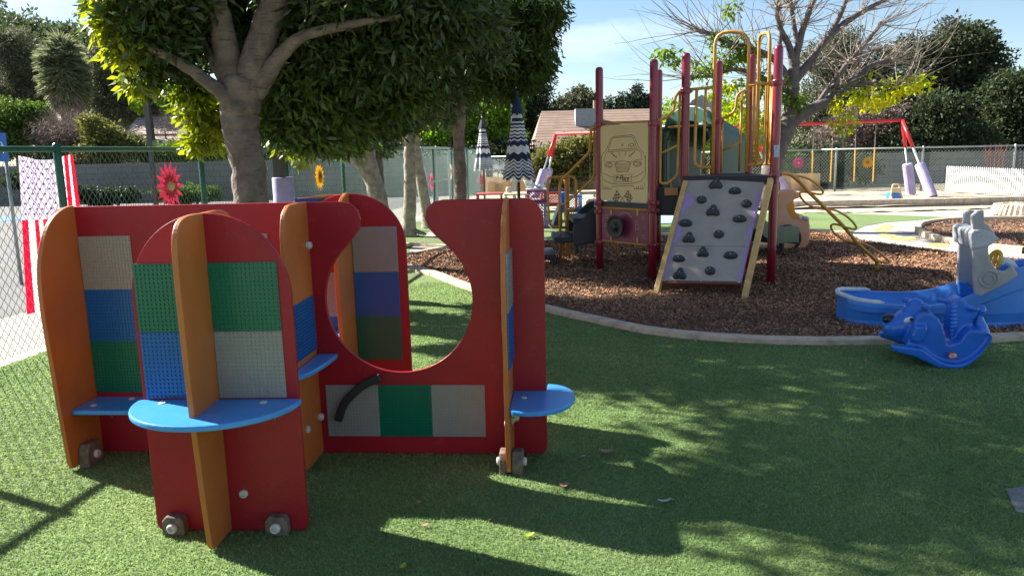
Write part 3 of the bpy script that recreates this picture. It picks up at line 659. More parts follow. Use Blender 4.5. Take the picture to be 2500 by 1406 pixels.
# yellow tube rails
def ytube(plane, zf, pts, r=.016, sm=True, fil=.05, name='rail'):
    q = [plane(*onp(plane, *zf(*p))) for p in pts]; b = MB(); b.tube(fillet(q, fil) if sm else q, r, 10); return b.build(name, YEL, ps, smooth=True)
PD = plane2(P4, P7); PE = plane2(P7, P6); PF2 = plane2(P2, P4); PG = plane2(P5, P6)
ytube(PD, Z6, [(468,1215),(490,62),(765,62),(743,1205)], .018, fil=.14, name='entry_arch')
ytube(PD, Z6, [(255,535),(470,515)]); ytube(PD, Z6, [(338,530),(318,1165),(462,1168)], fil=.09); ytube(PD, Z6, [(412,525),(392,1165)], .013)
ytube(PD, Z6, [(752,492),(1000,478)]); ytube(PD, Z6, [(828,492),(818,1150)], .014); ytube(PD, Z6, [(905,490),(885,1148),(748,1148)], .014, fil=.09); ytube(PD, Z6, [(800,495),(792,1130)], .011)
ytube(PE, Z6, [(833,1150),(848,85),(938,62),(915,1145)], .018, fil=.12, name='entry_arch'); ytube(PE, Z6, [(960,520),(940,1120),(905,1140)], .013, fil=.06); ytube(PE, Z6, [(820,1150),(940,1140)], .012); ytube(PE, Z6, [(945,510),(930,1130)], .010)
ytube(PF2, Z6, [(0,790),(75,772),(150,715),(163,590),(200,545),(240,540)], fil=.06); ytube(PF2, Z6, [(45,780),(38,1300),(100,1300),(180,1235),(202,560)], .014, fil=.06); ytube(PF2, Z6, [(45,1055),(182,988)], .012)
ytube(PG, Z6, [(510,770),(585,762),(655,705),(670,570),(735,540)], fil=.06); ytube(PG, Z6, [(548,775),(535,1210)], .014); ytube(PG, Z6, [(710,550),(685,1200)], .014); ytube(PG, Z6, [(548,1030),(690,965)], .012)
b = MB(); c_ = PF2(*onp(PF2, *Z6(128, 1366))); b.box(c_, (.14, .05, .08), Matrix((PF2.U, PF2.N, UP)).transposed()); b.tube([c_, c_+UP*.10], .010); b.build('foot_pedal', mat('orange_brown_wood', (.42, .19, .05), .6), ps, bevel=.012)

# slide: hood, chute, legs
OU = Vector((.842, .54, 0)).normalized(); PH = plane2(P3, P5); SU = Vector((P5[0]-P3[0], P5[1]-P3[1], 0)).normalized(); SM = Vector(((P3[0]+P5[0])/2, (P3[1]+P5[1])/2, 0)); OU = Vector((-SU.y, SU.x, 0)); 
def arch_(w, zt, zs, n=14): return [(w, .84), (w, zs)]+[(w*math.cos(math.pi*k/n), zs+(zt-zs)*math.sin(math.pi*k/n)) for k in range(1, n)]+[(-w, zs), (-w, .84)]
oa = arch_(.43, 1.90, 1.55); ia = arch_(.34, 1.72, 1.45)
b = MB(); f3 = lambda a, z, v: SM+SU*a+OU*v+UP*z; n = len(oa)
vs = []; 
for v_, sc in ((.02, 1), (.08, 1.02), (.60, .92)):
    vs += [f3(a*sc, z if v_ < .5 else .84+(z-.84)*.8, v_) for a, z in oa]+[f3(a*sc, z if v_ < .5 else .84+(z-.84)*.8, v_) for a, z in ia]
fs = []
for L0 in (0, 1):
    o0, o1 = L0*2*n, (L0+1)*2*n
    for i in range(n-1): fs += [(o0+i, o0+i+1, o1+i+1, o1+i), (o0+n+i, o1+n+i, o1+n+i+1, o0+n+i+1)]
for o0 in (0, 4*n):
    for i in range(n-1): fs.append((o0+i, o0+n+i, o0+n+i+1, o0+i+1))
b.add(vs, fs, .5); b.build('slide_hood', DGREEN, ps, smooth=False, bevel=.01)
b = MB(); b.tube([f3(-.36, 1.66, -.05), f3(.36, 1.66, -.05)], .016); b.build('grab_bar', YEL, ps, smooth=True)
for s_ in (-1, 1):
    b = MB(); b.tube([f3(s_*.30-.04, 1.66, -.05), f3(s_*.30+.04, 1.66, -.05)], .045, 14); b.tube([f3(s_*.38, 1.64, .05), f3(s_*.30, 1.66, -.05)], .03, 10); b.build('grab_bar_socket', DGREEN, ps, bevel=.008)
prof = [(0.0, .82), (.25, .80), (.5, .70), (1.15, .32), (1.32, .25), (1.72, .23), (1.78, .20)]
ch = MB(); w = .24; wall = .15; sec = [(-w-.03, -.06), (-w-.03, wall), (-w+.01, wall+.008), (-w+.035, .02), (w-.035, .02), (w-.01, wall+.008), (w+.03, wall), (w+.03, -.06)]
vs = []; m_ = len(sec)
for s_, z in [(p.x, p.y) for p in bez([Vector((a, z, 0)) for a, z in prof], 4)]:
    vs += [f3(a, z+c, s_+.05) for a, c in sec]
k = len(vs)//m_; fs = [(i*m_+j, i*m_+(j+1) % m_, (i+1)*m_+(j+1) % m_, (i+1)*m_+j) for i in range(k-1) for j in range(m_)]+[tuple(range(m_)), tuple((k-1)*m_+j for j in range(m_-1, -1, -1))]
ch.add(vs, fs, .5); ch.build('slide_chute', DGREEN, ps, bevel=.008)
b = MB(); b.tube([f3(.1, -.02, 1.7), f3(.1, .22, 1.7)], .035); b.build('slide_leg', DECK, ps); b = MB(); b.tube([f3(.1, -.02, .9), f3(.1, .5, .9)], .03); b.build('slide_leg', DECK, ps)

# steps on the left with their hand rails
for x0, x1, z in ((1326, 1356, .13), (1352, 1412, .34), (1398, 1468, .57)):
    a0 = A(x0, 600, 9.45).x; a1 = A(x1, 600, 9.45).x; b = MB(); b.box(((a0+a1)/2, 9.72, z), (a1-a0, .72, .07)); b.box((a1-.02, 9.72, z-.10), (.04, .70, .14)); b.build('stair_tread', DECK, ps, bevel=.012)
for yy in (9.30, 10.12):
    b = MB(); o_ = [(x, A(x, y, 9.30).z) for x, y in ((1400, 601), (1399, 556), (1403, 547), (1422, 535), (1440, 516), (1456, 504), (1470, 500), (1470, 592))]
    b.prism([(A(x, 550, 9.30).x, z) for x, z in o_], lambda a, z, v: Vector((a, yy+v, z)), 0, .05); b.build('stair_side', BLACK, ps, bevel=.015)
def rail3(pts, r, name='hand_rail', fil=.06):
    b = MB(); b.tube(fillet(pts, fil), r, 10); return b.build(name, YEL, ps, smooth=True)
def D3(x, y, Y): return A(*Z3(x, y), Y)
g1 = G(1369, 645)
rail3([D3(1140, 415, 9.1), D3(1097, 420, 9.15), D3(1085, 615, 9.2), D3(905, 790, 9.5), D3(852, 840, 9.57), D3(850, 1020, 9.57), Vector((g1.x, g1.y, 0))], .018)
rail3([D3(1122, 430, 9.15), D3(1120, 815, 9.2), D3(892, 1015, 9.5), D3(855, 1022, 9.57)], .014)
g2 = G(1386, 630); t_ = D3(903, 800, 10.15); b = MB(); b.tube([(g2.x, g2.y, -.02), (g2.x, g2.y, t_.z-.12), (g2.x-.01, g2.y, t_.z)], [.033, .033, .05], 12); b.build('rail_post', YEL, ps, smooth=True)
rail3([D3(905, 1200, 10.1), D3(770, 1195, 10.1), D3(752, 808, 10.1), D3(978, 802, 10.1), D3(980, 1060, 10.1), D3(915, 1062, 10.1)], .016, 'rail_loop', .09)

# loop climber on the right
def D8(x, y):
    px, py = Z8(x, y); Y = 7.85+(px-1905)/235*.61; return A(px, py, Y)
def D5(x, y, Y=7.87): return A(*Z5(x, y), Y)
b = MB(); b.tube(fillet([Vector((P7[0], P7[1], 1.13)), D5(2235, 152), D8(560, 60), D8(700, 220), D8(940, 450), D8(1170, 680), D8(1370, 920), D8(1605, 1140), D8(1645, 1200), D8(1640, 1345)], .08), .019, 12); sp = b.build('climber_spine', YEL, ps, smooth=True)
for k, l_ in enumerate(([(480,0),(560,2),(650,30),(740,90),(820,170),(848,215),(825,245),(760,238),(705,222)], [(700,228),(640,220),(612,235),(640,300),(700,370),(770,420),(850,450),(940,458)], [(940,450),(1050,470),(1170,540),(1250,620),(1298,690),(1278,718),(1210,705),(1150,688)],
           [(1150,682),(1080,665),(1048,690),(1080,770),(1150,835),(1220,885),(1290,905),(1380,915)], [(1380,915),(1480,940),(1600,1020),(1690,1100),(1742,1160),(1718,1182),(1650,1165),(1600,1145)])):
    b = MB(); b.tube(bez([D8(*p)+Vector((0, (.10 if k % 2 else -.10)*math.sin(math.pi*i/(len(l_)-1)), 0)) for i, p in enumerate(l_)], 4), .0115, 10); b.build('climber_loop', YEL, ps, smooth=True)

# ------------------------------------------------------------ swing set and swings
SRED = mat('bright_red_paint', (.55, .015, .02), .4); GALV = mat('galvanised_tube', (.36, .40, .40), .35, metal=.6); PAD = mat('lavender_foam_pad', (.36, .31, .50), .8, var=.15, vs=5, bump=.4, bs=14)
BL = A(1357, 328, 24.0); BR = A(2203, 294, 20.4)
ss = thing('swing_set', 'long red swing frame with grey legs in lavender foam pads on the sand', 'swing set', (5.8, 22, .05))
b = MB(); b.tube([BL, BR], .042, 10); b.build('top_bar', SRED, ss, smooth=True)
def swing_leg(top, foot):
    j = top.lerp(foot, .36); b = MB(); b.tube([top, j], .045, 10); lg = b.build('leg', SRED, ss, smooth=True)
    b = MB(); b.tube([j, foot], .032, 10); b.build('lower_tube', GALV, lg, smooth=True)
    b = MB(); a = top.lerp(foot, .58); b.tube([a, foot], .125, 16); b.build('foam_pad', PAD, lg, bevel=.02)
swing_leg(BR, G(2224, 475, .05)); swing_leg(BR, G(2277, 482, .05))
mid = BL.lerp(BR, .60); swing_leg(mid, G(1922, 474, .05)); swing_leg(mid, G(1895, 468, .05))
swing_leg(BL, G(1306, 482, .05)); swing_leg(BL, G(1330, 472, .05))
CHN = mat('grey_chain', (.30, .28, .25), .5, metal=.5); SLV = mat('orange_chain_sleeve', (.75, .36, .04), .5)
PBAR = plane2((BL.x, BL.y), (BR.x, BR.y))
def swing(x0, x1, seat, label, sy=770):
    zb = onp(PBAR, *Z9(x0, 280))[1]; u0 = onp(PBAR, *Z9(x0, 280))[0]; u1 = onp(PBAR, *Z9(x1, 280))[0]
    t = thing('swing', label, 'swing', PBAR((u0+u1)/2, .4), 'swings hanging from the red bar')
    for u, xx in ((u0, x0), (u1, x1)):
        top = PBAR(u, PBAR_z(u)); dx = .07 if u == u0 else -.07; bot = PBAR(*onp(PBAR, *Z9(xx-18 if u == u0 else xx-26, sy)))
        b = MB(); mid_ = top.lerp(bot, .45); b.tube([top, mid_], .008, 5); c = b.build('chain', CHN, t)
        b = MB(); b.tube([mid_, bot], .016, 6); b.build('chain_sleeve', SLV, c)
    b = MB(); pts = bez([PBAR(*onp(PBAR, *Z9(*p))) for p in seat], 3); P_ = []
    for p in pts: P_ += [p+PBAR.N*.07, p-PBAR.N*.07]
    b.add(P_, [(2*i, 2*i+1, 2*i+3, 2*i+2) for i in range(len(pts)-1)]); b.add([p+UP*-.012 for p in P_], [(2*i, 2*i+2, 2*i+3, 2*i+1) for i in range(len(pts)-1)])
    b.build('seat', BLACK, t)
def PBAR_z(u): return BL.z+(BR.z-BL.z)*u/(BR-BL).length
swing(493, 665, [(472,745),(490,800),(540,845),(570,850),(610,825),(640,770)], 'grey belt swing nearer the middle of the swing set, orange sleeves on its chains')
swing(865, 1040, [(845,770),(850,800),(890,832),(930,836),(975,820),(1013,770)], 'grey belt swing nearest the right end of the red bar, yellow flower behind it')
swing(-566, -400, [(-584,745),(-565,800),(-510,840),(-460,830),(-426,745)], 'belt swing partly hidden behind the yellow bars of the play structure')

# ------------------------------------------------------------ chain link fences
def link_mesh(P, Q, h0, h1, cell, r, n=3):
    """diamond wire between ground points P and Q (numpy), from height h0 to h1"""
    P = np.array(P, float); Q = np.array(Q, float); L = np.linalg.norm(Q-P); d = (Q-P)/L; d3 = np.array([d[0], d[1], 0]); nr = np.array([-d[1], d[0], 0])
    nw = int(L/cell); ns = max(4, int((h1-h0)/(cell*1.2))); dz = (h1-h0)/ns
    i = np.arange(nw)[:,None]; k = np.arange(ns+1)[None,:]
    s = (i+((k+i) % 2)*1.0)*cell; z = h0+k*dz+0*i; o = .003*np.where((k+i) % 2, 1, -1)
    C = np.array([P[0], P[1], 0])+s[...,None]*d3+z[...,None]*np.array([0, 0, 1])+o[...,None]*nr
    a = C[:, :-1].reshape(-1, 3); b = C[:, 1:].reshape(-1, 3); t = b-a; t /= np.linalg.norm(t, axis=1)[:,None]
    u = np.cross(t, nr); u /= np.linalg.norm(u, axis=1)[:,None]; w = np.cross(t, u); m = len(a); V = []
    for q in range(n):
        th = 2*np.pi*q/n; o_ = (u*math.cos(th)+w*math.sin(th))*r; V += [a+o_, b+o_]
    V = np.stack(V, 1).reshape(-1, 3); base = np.arange(m)[:,None]*2*n; F_ = []
    for q in range(n):
        q2 = (q+1) % n; F_.append(base+np.array([[2*q, 2*q+1, 2*q2+1, 2*q2]]))
    return V, np.stack(F_, 1).reshape(-1, 4)
GRN = mat('green_coated_tube', (.012, .085, .055), .4); WIRE = mat('green_coated_wire', (.13, .22, .185), .28, metal=.45, spec=.8)
WIRE2 = mat('grey_green_wire', (.20, .25, .215), .4, metal=.3); GPOST = mat('grey_fence_tube', (.33, .37, .35), .45, metal=.4)
def fence(name, label, pts, h, cell, r, mw, mp, posts, rp=.03, z0=0.04, n=3):
    t = thing(name, label, 'fence', (pts[0][0], pts[0][1], 0))
    for a, b_ in zip(pts[:-1], pts[1:]):
        V, Q = link_mesh(a, b_, z0, h-.01, cell, r, n); fastmesh('wire_mesh', V, Q, np.zeros(len(Q)), mw, t)
        b = MB(); b.tube([(a[0], a[1], h), (b_[0], b_[1], h)], rp*.75, 10); b.build('top_rail', mp, t, smooth=True)
    for x, y in posts:
        b = MB(); b.tube([(x, y, -.05), (x, y, h+.03), (x, y, h+.05)], [rp, rp, rp*.5], 12); b.build('fence_post', mp, t, smooth=True)
    return t
fp = [(fx(y), y) for y in (-.5, 1.75, 3.95, 6.12, 8.25, 10.4, 12.6, 14.7, 16.9, 19, 21.2, 23.5)]
END = (fx(25.9), 25.9)
fence('chain_link_fence', 'green chain link fence along the parking lot, flag and flowers tied to it', [(fx(-.5), -.5), (fx(12.6), 12.6), END], 1.52, .035, .0023, WIRE, GRN, fp)
bp = [END, (2.6, 25.1), (5.9, 24.0), (9.2, 22.95), (14.2, 21.5), (20, 20)]
fence('chain_link_fence', 'grey green chain link fence along the far end behind the swings', bp, 1.26, .042, .0034, WIRE2, GPOST, [END, (2.6, 25.1), (5.9, 24.0), (9.6, 22.85), (14.0, 21.55), (17.2, 20.7), (4.2, 24.55), (11.8, 22.2)])
# gate panels near the corner of the green fence
t = thing('fence_gate', 'pair of pale green gate frames near the far corner of the green fence', 'gate', (fx(18.3), 18.3, 0))
for y0, y1 in ((17.6, 19.0), (19.1, 20.6)):
    b = MB(); b.tube(fillet([(fx(y0)+.06, y0, .08), (fx(y0)+.06, y0, 1.55), (fx(y1)+.06, y1, 1.55), (fx(y1)+.06, y1, .08)], .03, closed=True), .025, 8, closed=True); b.tube([(fx(y0)+.06, y0, .75), (fx(y1)+.06, y1, .75)], .02); b.build('gate_frame', GPOST, t, smooth=True)
# tan screen on the far fence
b = MB()
def hang(a, c, z0, z1, off=.06, n=24, wav=.015):
    a = Vector((*a, 0)); c = Vector((*c, 0)); d = (c-a).normalized(); nr = Vector((d.y, -d.x, 0)); vs = []
    for i in range(n+1):
        p = a.lerp(c, i/n)+nr*(off+wav*math.sin(i*1.7)); vs += [p+UP*z0, p+UP*(z1+.012*math.sin(i*2.3))]
    return vs, [(2*i, 2*i+2, 2*i+3, 2*i+1) for i in range(n)]
vs, fs = hang(END, (2.6, 25.1), .02, .60, -.06); b.add(vs, fs); vs, fs = hang((2.6, 25.1), (9.2, 22.95), .02, .58, -.06, 60); b.add(vs, fs)
o = b.build('tan_screen', mat('tan_fabric', (.55, .36, .19), .8, var=.12, vs=3, trans=.2, tv=1.2, thue=.5), merge=False); tag(o, 'tan fabric screen along the bottom of the far fence behind the swings', 'screen')

# white picket fence
t = thing('picket_fence', 'low white picket fence on the sand at the right', 'fence', (11.5, 20.5, 0))
pa = G(2308, 470, .05); pb_ = G(2500, 477, .05); pb_ = pa+(pb_-pa)*1.5; WHT = mat('white_vinyl', (.62, .62, .61), .6)
n = 58; dd = (pb_-pa); dn = dd.normalized(); pm = MB(); nn = Vector((dn.y, -dn.x, 0)); o_ = [(-.012, 0), (.012, 0), (.012, .66), (.0, .68), (-.012, .66)]; pm.prism(o_, lambda a, z, v: Vector((a, v, z)), 0, .018)
proto = None
for i in range(n):
    p = pa+dd*(i/n); 
    if proto is None: proto = pm.build('picket', WHT, t, local=True); q = proto
    else: q = proto.copy(); col.objects.link(q)
    q.location = p-WL[t.name]+UP*(.04-.10*i/n+.006*math.sin(i*3)); q.rotation_euler = (0, 0, math.atan2(dn.y, dn.x)+.0)
for z in (.16, .50):
    b = MB(); b.beam(pa+UP*(z+.0)+nn*.0-nn*.03, pb_+UP*(z-.08)-nn*.03, .02, .06); b.build('rail', WHT, t)
# ------------------------------------------------------------ rocking toy
TOYB = mat('royal_blue_plastic', (.014, .14, .58), .28, var=.12, vs=7, coat=.2)
def Z10(x, y): return (2100+x/6.392, 700+y/6.392)
def mid_plane(P, v): q = P(0, 0, v); R_ = vplane((q.x, q.y), math.degrees(math.atan2(P.U.y, P.U.x))); return R_
g = G(2325, 898); RK = vplane((g.x, g.y), -14)
rk = thing('rocking_toy', 'royal blue plastic dog rocker with black nose, resting on the turf by the kerb', 'rocking toy', (g.x, g.y+.15, 0))
W = .38
def tr(P, zf, pts): return [onp(P, *zf(*p)) for p in pts]
body = MB(); RC = mid_plane(RK, -W/2)
side = tr(RK, Z10, [(740,930),(800,800),(860,640),(900,500),(960,450),(1050,432),(1160,445),(1260,520),(1320,660),(1360,820),(1400,930),(1590,880),(1650,780),(1750,690),(1980,710),(2045,770),(1950,940),(1850,1060),(1700,1180),(1560,1240),(1400,1250),(1200,1200),(1030,1100),(850,1000)])
body.prism(side, RK, -.03, -W+.03)
run = tr(RK, Z10, [(480,925),(505,905),(740,930),(960,960),(1030,1000),(1130,1080),(1260,1160),(1400,1205),(1560,1200),(1700,1150),(1850,1040),(1960,920),(2040,780),(2000,720),(2055,770),(2050,830),(1990,900),(1850,1080),(1700,1200),(1560,1275),(1400,1290),(1200,1245),(1000,1155),(850,1085),(600,1020),(500,985)])
body.prism(run, RK, .02, -.035); body.prism(run, RK, -W+.035, -W-.02)
neck = tr(RC, Z10, [(1390,960),(1335,640),(1360,420),(1385,230),(1440,165),(1530,140),(1610,190),(1640,260),(1785,330),(1790,420),(1700,520),(1690,620),(1760,760),(1700,960)])
body.prism(neck, RC, -.055, .055)
def c3(P, x, y, v=0, zf=Z10): a = onp(P, *zf(x, y)); return P(a[0], a[1], v)
k_ = .00041
body.ball(c3(RC, 545, 645), (.080, .078, .078), 20, 14); body.ball(c3(RC, 640, 625), (.098, .085, .092), 20, 14); body.ball(c3(RC, 740, 570), (.098, .085, .100), 20, 14)
body.ball(c3(RC, 820, 470), (.085, .07, .095), 20, 14); body.ball(c3(RC, 855, 350), (.062, .055, .075), 20, 14); body.ball(c3(RC, 650, 740), (.075, .065, .065), 18, 12); body.ball(c3(RC, 800, 720), (.08, .07, .08), 18, 12); body.ball(c3(RC, 960, 560), (.07, .06, .08), 18, 12)
body.tube([c3(RC, 735, 240, -.09), c3(RC, 880, 262), c3(RC, 1040, 300, .09)], .019, 12)
body.tube([c3(RC, 1270, 245, -.10), c3(RC, 1520, 275), c3(RC, 1770, 315, .10)], .0155, 12)
body.ball(c3(RC, 1890, 375), (.030, .03, .04), 16, 12)
body.tube([c3(RC, 1860, 400), c3(RC, 1850, 520), c3(RC, 1870, 620), c3(RC, 1880, 760)], [.018, .032, .045, .06], 12)
for i in range(9): body.ball(c3(RC, 1415-2*i, 300+60*i, .055), (.022, .012, .012), 10, 6)
fr = tr(RK, Z10, [(800,760),(860,640),(920,610),(1030,620),(1045,680),(990,840),(900,870),(800,830)]); body.prism(fr, RK, -.03, .015)
bo = body.build('body', TOYB, rk, remesh=.006, sm_it=5, merge=False)
b = MB(); b.ball(c3(RC, 462, 508), (.044, .042, .038), 18, 12); b.build('nose', mat('black_gloss_plastic', (.01, .01, .011), .25), rk, smooth=True)
b = MB(); b.ball(c3(RC, 708, 474, .083), (.032, .012, .018), 16, 10, Matrix.Rotation(math.radians(-20), 3, 'Z') @ Matrix.Rotation(math.radians(-26), 3, 'Y')); e = b.build('eye', mat('white_eye', (.7, .75, .78), .3), rk, smooth=True)
b = MB(); b.ball(c3(RC, 744, 460, .094), (.013, .006, .011), 12, 8); b.build('pupil', BLACK, e, smooth=True)
b = MB(); b.ball(c3(RC, 965, 405, .08), (.050, .035, .036), 14, 10); b.ball(c3(RC, 905, 500, .085), (.022, .018, .035), 12, 8); b.build('ear', mat('faded_black_plastic', (.05, .045, .04), .45, bump=.5, bs=20), rk, remesh=.005)
LG = c3(RK, 1445, 1070, .001); q = MB(); ex = (RK.U*math.cos(.2)+UP*math.sin(.2)); ey = (UP*math.cos(.2)-RK.U*math.sin(.2))
def ring(sx, sy, off): return [LG+ex*(sx*abs(math.cos(t))**.6*(1 if math.cos(t) > 0 else -1))+ey*(sy*abs(math.sin(t))**.8*(1 if math.sin(t) > 0 else -1))+RK.N*off for t in [2*math.pi*i/20 for i in range(20)]]
q.add(ring(.025, .0215, .004)+ring(.025, .0215, -.02), [tuple(range(20))]+[(i, (i+1) % 20, 20+(i+1) % 20, 20+i) for i in range(20)]); em = q.build('badge', mat('badge_red', (.45, .06, .06), .4), rk, merge=False)
q = MB(); q.add(ring(.021, .0135, .0045), [tuple(range(20))]); q.build('badge_face', mat('badge_white', (.6, .62, .7), .4), em, merge=False)
text_obj('badge_lettering', 'little', .011, BLACK, em, LG-ex*.013+ey*.002+RK.N*.006, ex, ey, .0005)
text_obj('badge_lettering', 'tikes', .011, BLACK, em, LG-ex*.012-ey*.009+RK.N*.006, ex, ey, .0005)

# ------------------------------------------------------------ toy tug boat
def Z11(x, y): return (1950+x/3.196, 480+y/3.196)
BOATB = mat('faded_blue_plastic', (.032, .19, .58), .36, var=.2, vs=2.2, bump=.05); GREYP = mat('grey_toy_plastic', (.34, .33, .33), .5, var=.1, bump=.1)
PALEP = mat('worn_white_rim', (.72, .72, .70), .45, c2=(.5, .56, .62), vs=12)
g = G(2153, 801); BT = vplane((g.x, g.y), -15); bt = thing('toy_boat', 'big blue plastic tugboat sandbox with grey cabin, lying on the bark mulch', 'toy boat', (g.x+.8, g.y+.3, 0))
gun = [onp(BT, *Z11(*p)) for p in ((380,812),(450,828),(560,838),(800,850),(1020,852),(1180,835),(1300,800),(1450,742),(1600,668),(1758,590))]
gun += [(gun[-1][0]+.16, gun[-1][1]+.05), (gun[-1][0]+.3, gun[-1][1]+.07)]
us = [a[0] for a in gun]; zs = [a[1] for a in gun]; u_s = us[0]-.03; u_b = us[-1]
def gz(u): return float(np.interp(u, us, zs))
Wb = .62; stn = []
for k in range(33):
    t_ = k/32; u = u_s+(u_b-u_s)*t_
    w = Wb/2*min(1, math.sqrt(max(0, 1-((.22-min(.22, u-u_s))/.22)**2))*.98+.02)*min(1, max(.03, ((u_b-u)/.75))**.6); stn.append((u, w, gz(u)))
hb = MB(); vs = []; nS = 0
for u, w, z in stn:
    ti = max(.02, w-.05); up = .35 if u < u_s+.3 else 0
    k_ = min(1, (u-u_s)/.25+.2)
    rowp = [(w*.96, 0.0), (w*.93, .05), (w*.97, .10), (w, .12), (w*1.0, z*.62), (w*1.03, z*.66), (w*1.03, z-.02), (w, z), (max(.01, w-.035), z), (max(.008, w-.06), z-.03), (max(.005, w-.10), .12), (0.0, .10)]
    pts = [(v, q) for v, q in rowp]+[(-v, q) for v, q in rowp[-2::-1]]
    nS = len(pts); vs += [BT(u, q, -Wb/2+v) for v, q in pts]
fs = [(i*nS+j, i*nS+j+1, (i+1)*nS+j+1, (i+1)*nS+j) for i in range(len(stn)-1) for j in range(nS-1)]+[tuple(range(nS))]
hb.add(vs, fs, .5); hb.build('hull', BOATB, bt, smooth=False, bevel=.01)
b = MB(); pts = []
for k in range(25):
    a = math.pi*(k/24)-math.pi/2; pts.append(BT(u_s+.30-.30*math.cos(a)*1.0, gz(u_s+.30-.30*math.cos(a))+.012, -Wb/2+(-Wb/2+.02)*math.sin(a)))
b.tube(pts[::-1], [.004]+[.019]*23+[.004], 8); b.build('worn_rim', PALEP, bt, smooth=True)
BN = mid_plane(BT, -.06); BF = mid_plane(BT, -.50)
near_ = [(1372,795),(1352,640),(1350,430),(1337,395),(1331,290),(1350,252),(1337,150),(1385,110),(1440,102),(1446,205),(1470,215),(1530,290),(1480,385),(1476,430),(1492,500),(1540,568),(1600,582),(1665,535),(1712,612),(1600,685),(1450,758)]
cb = MB(); cb.prism(tr(BN, Z11, near_), BN, -.02, .02); cb.build('cabin_side', GREYP, bt, bevel=.012)
far_ = [(1230,690),(1243,360),(1254,250),(1276,240),(1283,125),(1345,103),(1390,120),(1350,300),(1348,420),(1352,700)]
cb = MB(); cb.prism(tr(BF, Z11, far_), BF, -.02, .02); cb.build('cabin_side', GREYP, bt, bevel=.012)
rf = MB(); rp_ = tr(BN, Z11, [(1331,285),(1352,256),(1430,250),(1500,272),(1560,330),(1478,385),(1400,400),(1350,410),(1338,398)]); rf.prism(rp_, BN, .03, -.46)
rf.build('cabin_roof', mat('textured_grey_plastic', (.40, .41, .43), .5, bump=1.0, bs=45, bdist=.006), bt, remesh=.008, sm_it=6)
b = MB(); c_ = BN(*onp(BN, *Z11(1478, 640)), .022); 
for R0, r0 in ((.062, .008), (.034, .006)): b.tube([c_+BN.U*R0*math.cos(t)+UP*R0*math.sin(t) for t in [2*math.pi*i/24 for i in range(24)]], r0, 8, closed=True)
b.build('porthole', GREYP, bt, smooth=True)
b = MB(); Bm = mid_plane(BT, -.28); c_ = Bm(*onp(Bm, *Z11(1528, 500))); R0 = .075; d1 = (UP*.95+BT.U*.2).normalized(); d2 = (BT.N*.6+BT.U*.5).normalized()
b.tube([c_+d1*R0*math.cos(t)+d2*R0*.6*math.sin(t) for t in [2*math.pi*i/20 for i in range(20)]], .016, 10, closed=True); b.tube([c_+d1*R0, c_-d1*R0], .014, 8); b.build('steering_wheel', mat('yellow_plastic', (.72, .42, .03), .35), bt, smooth=True)
b = MB(); b.prism(tr(BF, Z11, [(1236,652),(1308,662),(1312,694),(1352,700),(1352,790),(1236,760)]), BF, .0, .05); b.build('seat_block', BOATB, bt, bevel=.01)
b = MB(); b.tube(bez([Bm(*onp(Bm, *Z11(*p))) for p in ((1570,520),(1600,500),(1650,520),(1680,560),(1705,605))], 3), .03, 8); b.build('bow_rim', PALEP, bt, smooth=True)

# ------------------------------------------------------------ ride-in toy car behind the slide
g = G(1935, 611); CP = vplane((g.x, g.y), -12); cp = thing('toy_car', 'faded peach ride-in toy car with open orange window beside the green slide', 'toy car', (g.x, g.y+.2, 0))
FADE = mat('faded_peach_plastic', (.68, .29, .14), .45, c2=(.62, .39, .26), vs=2.5, bump=.1)
bd = [(15,940),(250,935),(255,700),(262,600),(272,260),(300,222),(400,205),(500,190),(590,268),(580,298),(492,325),(500,400),(515,490),(580,540),(660,560),(705,600),(716,680),(720,800),(700,930),(650,990),(540,1005),(10,1030)]
b = MB(); b.prism(tr(CP, Z8, bd), CP, 0, -.42); b.build('body', FADE, cp, remesh=.012, sm_it=3)
b = MB(); b.prism(tr(CP, Z8, [(408,380),(470,352),(490,370),(505,480),(560,548),(630,575),(600,602),(480,582),(430,530),(405,450)]), CP, .004, -.02); b.build('window_opening', mat('orange_interior', (.68, .27, .02), .5), cp)
b = MB(); c_ = CP(*onp(CP, *Z8(400, 850)), .02); R0 = .17; b.tube([c_+CP.U*R0*math.cos(t)+UP*R0*.98*math.sin(t) for t in [2*math.pi*i/32 for i in range(32)]], .019, 8, closed=True); b.build('wheel', BLACK, cp, smooth=True)
b = MB(); b.ball(CP(*onp(CP, *Z8(583, 570)), .0), (.025, .025, .03)); b.ball(CP(*onp(CP, *Z8(660, 580)), -.02), (.04, .08, .03)); b.build('headlamp', PALEP, cp, smooth=True)

# little toy car on the sand wall
g = G(2183, 489, .17); g = A(2183, 489, 17.9); LC_ = vplane((g.x, g.y), 0); lc = thing('toy_car', 'small blue toy car with beige roof frame on the sand by the swing legs', 'toy car', (g.x, g.y, g.z))
BEI = mat('beige_plastic', (.60, .48, .28), .5)
b = MB(); b.tube(fillet([LC_(*onp(LC_, *Z9(*p))) for p in ((1172,900),(1190,795),(1245,795),(1262,900))], .04), .022, 8); b.prism(tr(LC_, Z9, [(1180,868),(1185,828),(1245,828),(1252,868)]), LC_, -.02, .02); b.build('roof_frame', BEI, lc, smooth=False)
b = MB(); b.prism(tr(LC_, Z9, [(1166,930),(1172,878),(1185,868),(1245,868),(1256,880),(1262,930)]), LC_, .03, -.25); b.build('body', BOATB, lc, bevel=.03)
for x in (1172, 1262):
    b = MB(); c_ = LC_(*onp(LC_, *Z9(x, 915))); b.lathe([(.02, -.02), (.05, -.018), (.05, .018), (.02, .02)], c_, 14, Vector((1, 0, 0))); b.build('wheel', BEI, lc, smooth='auto')

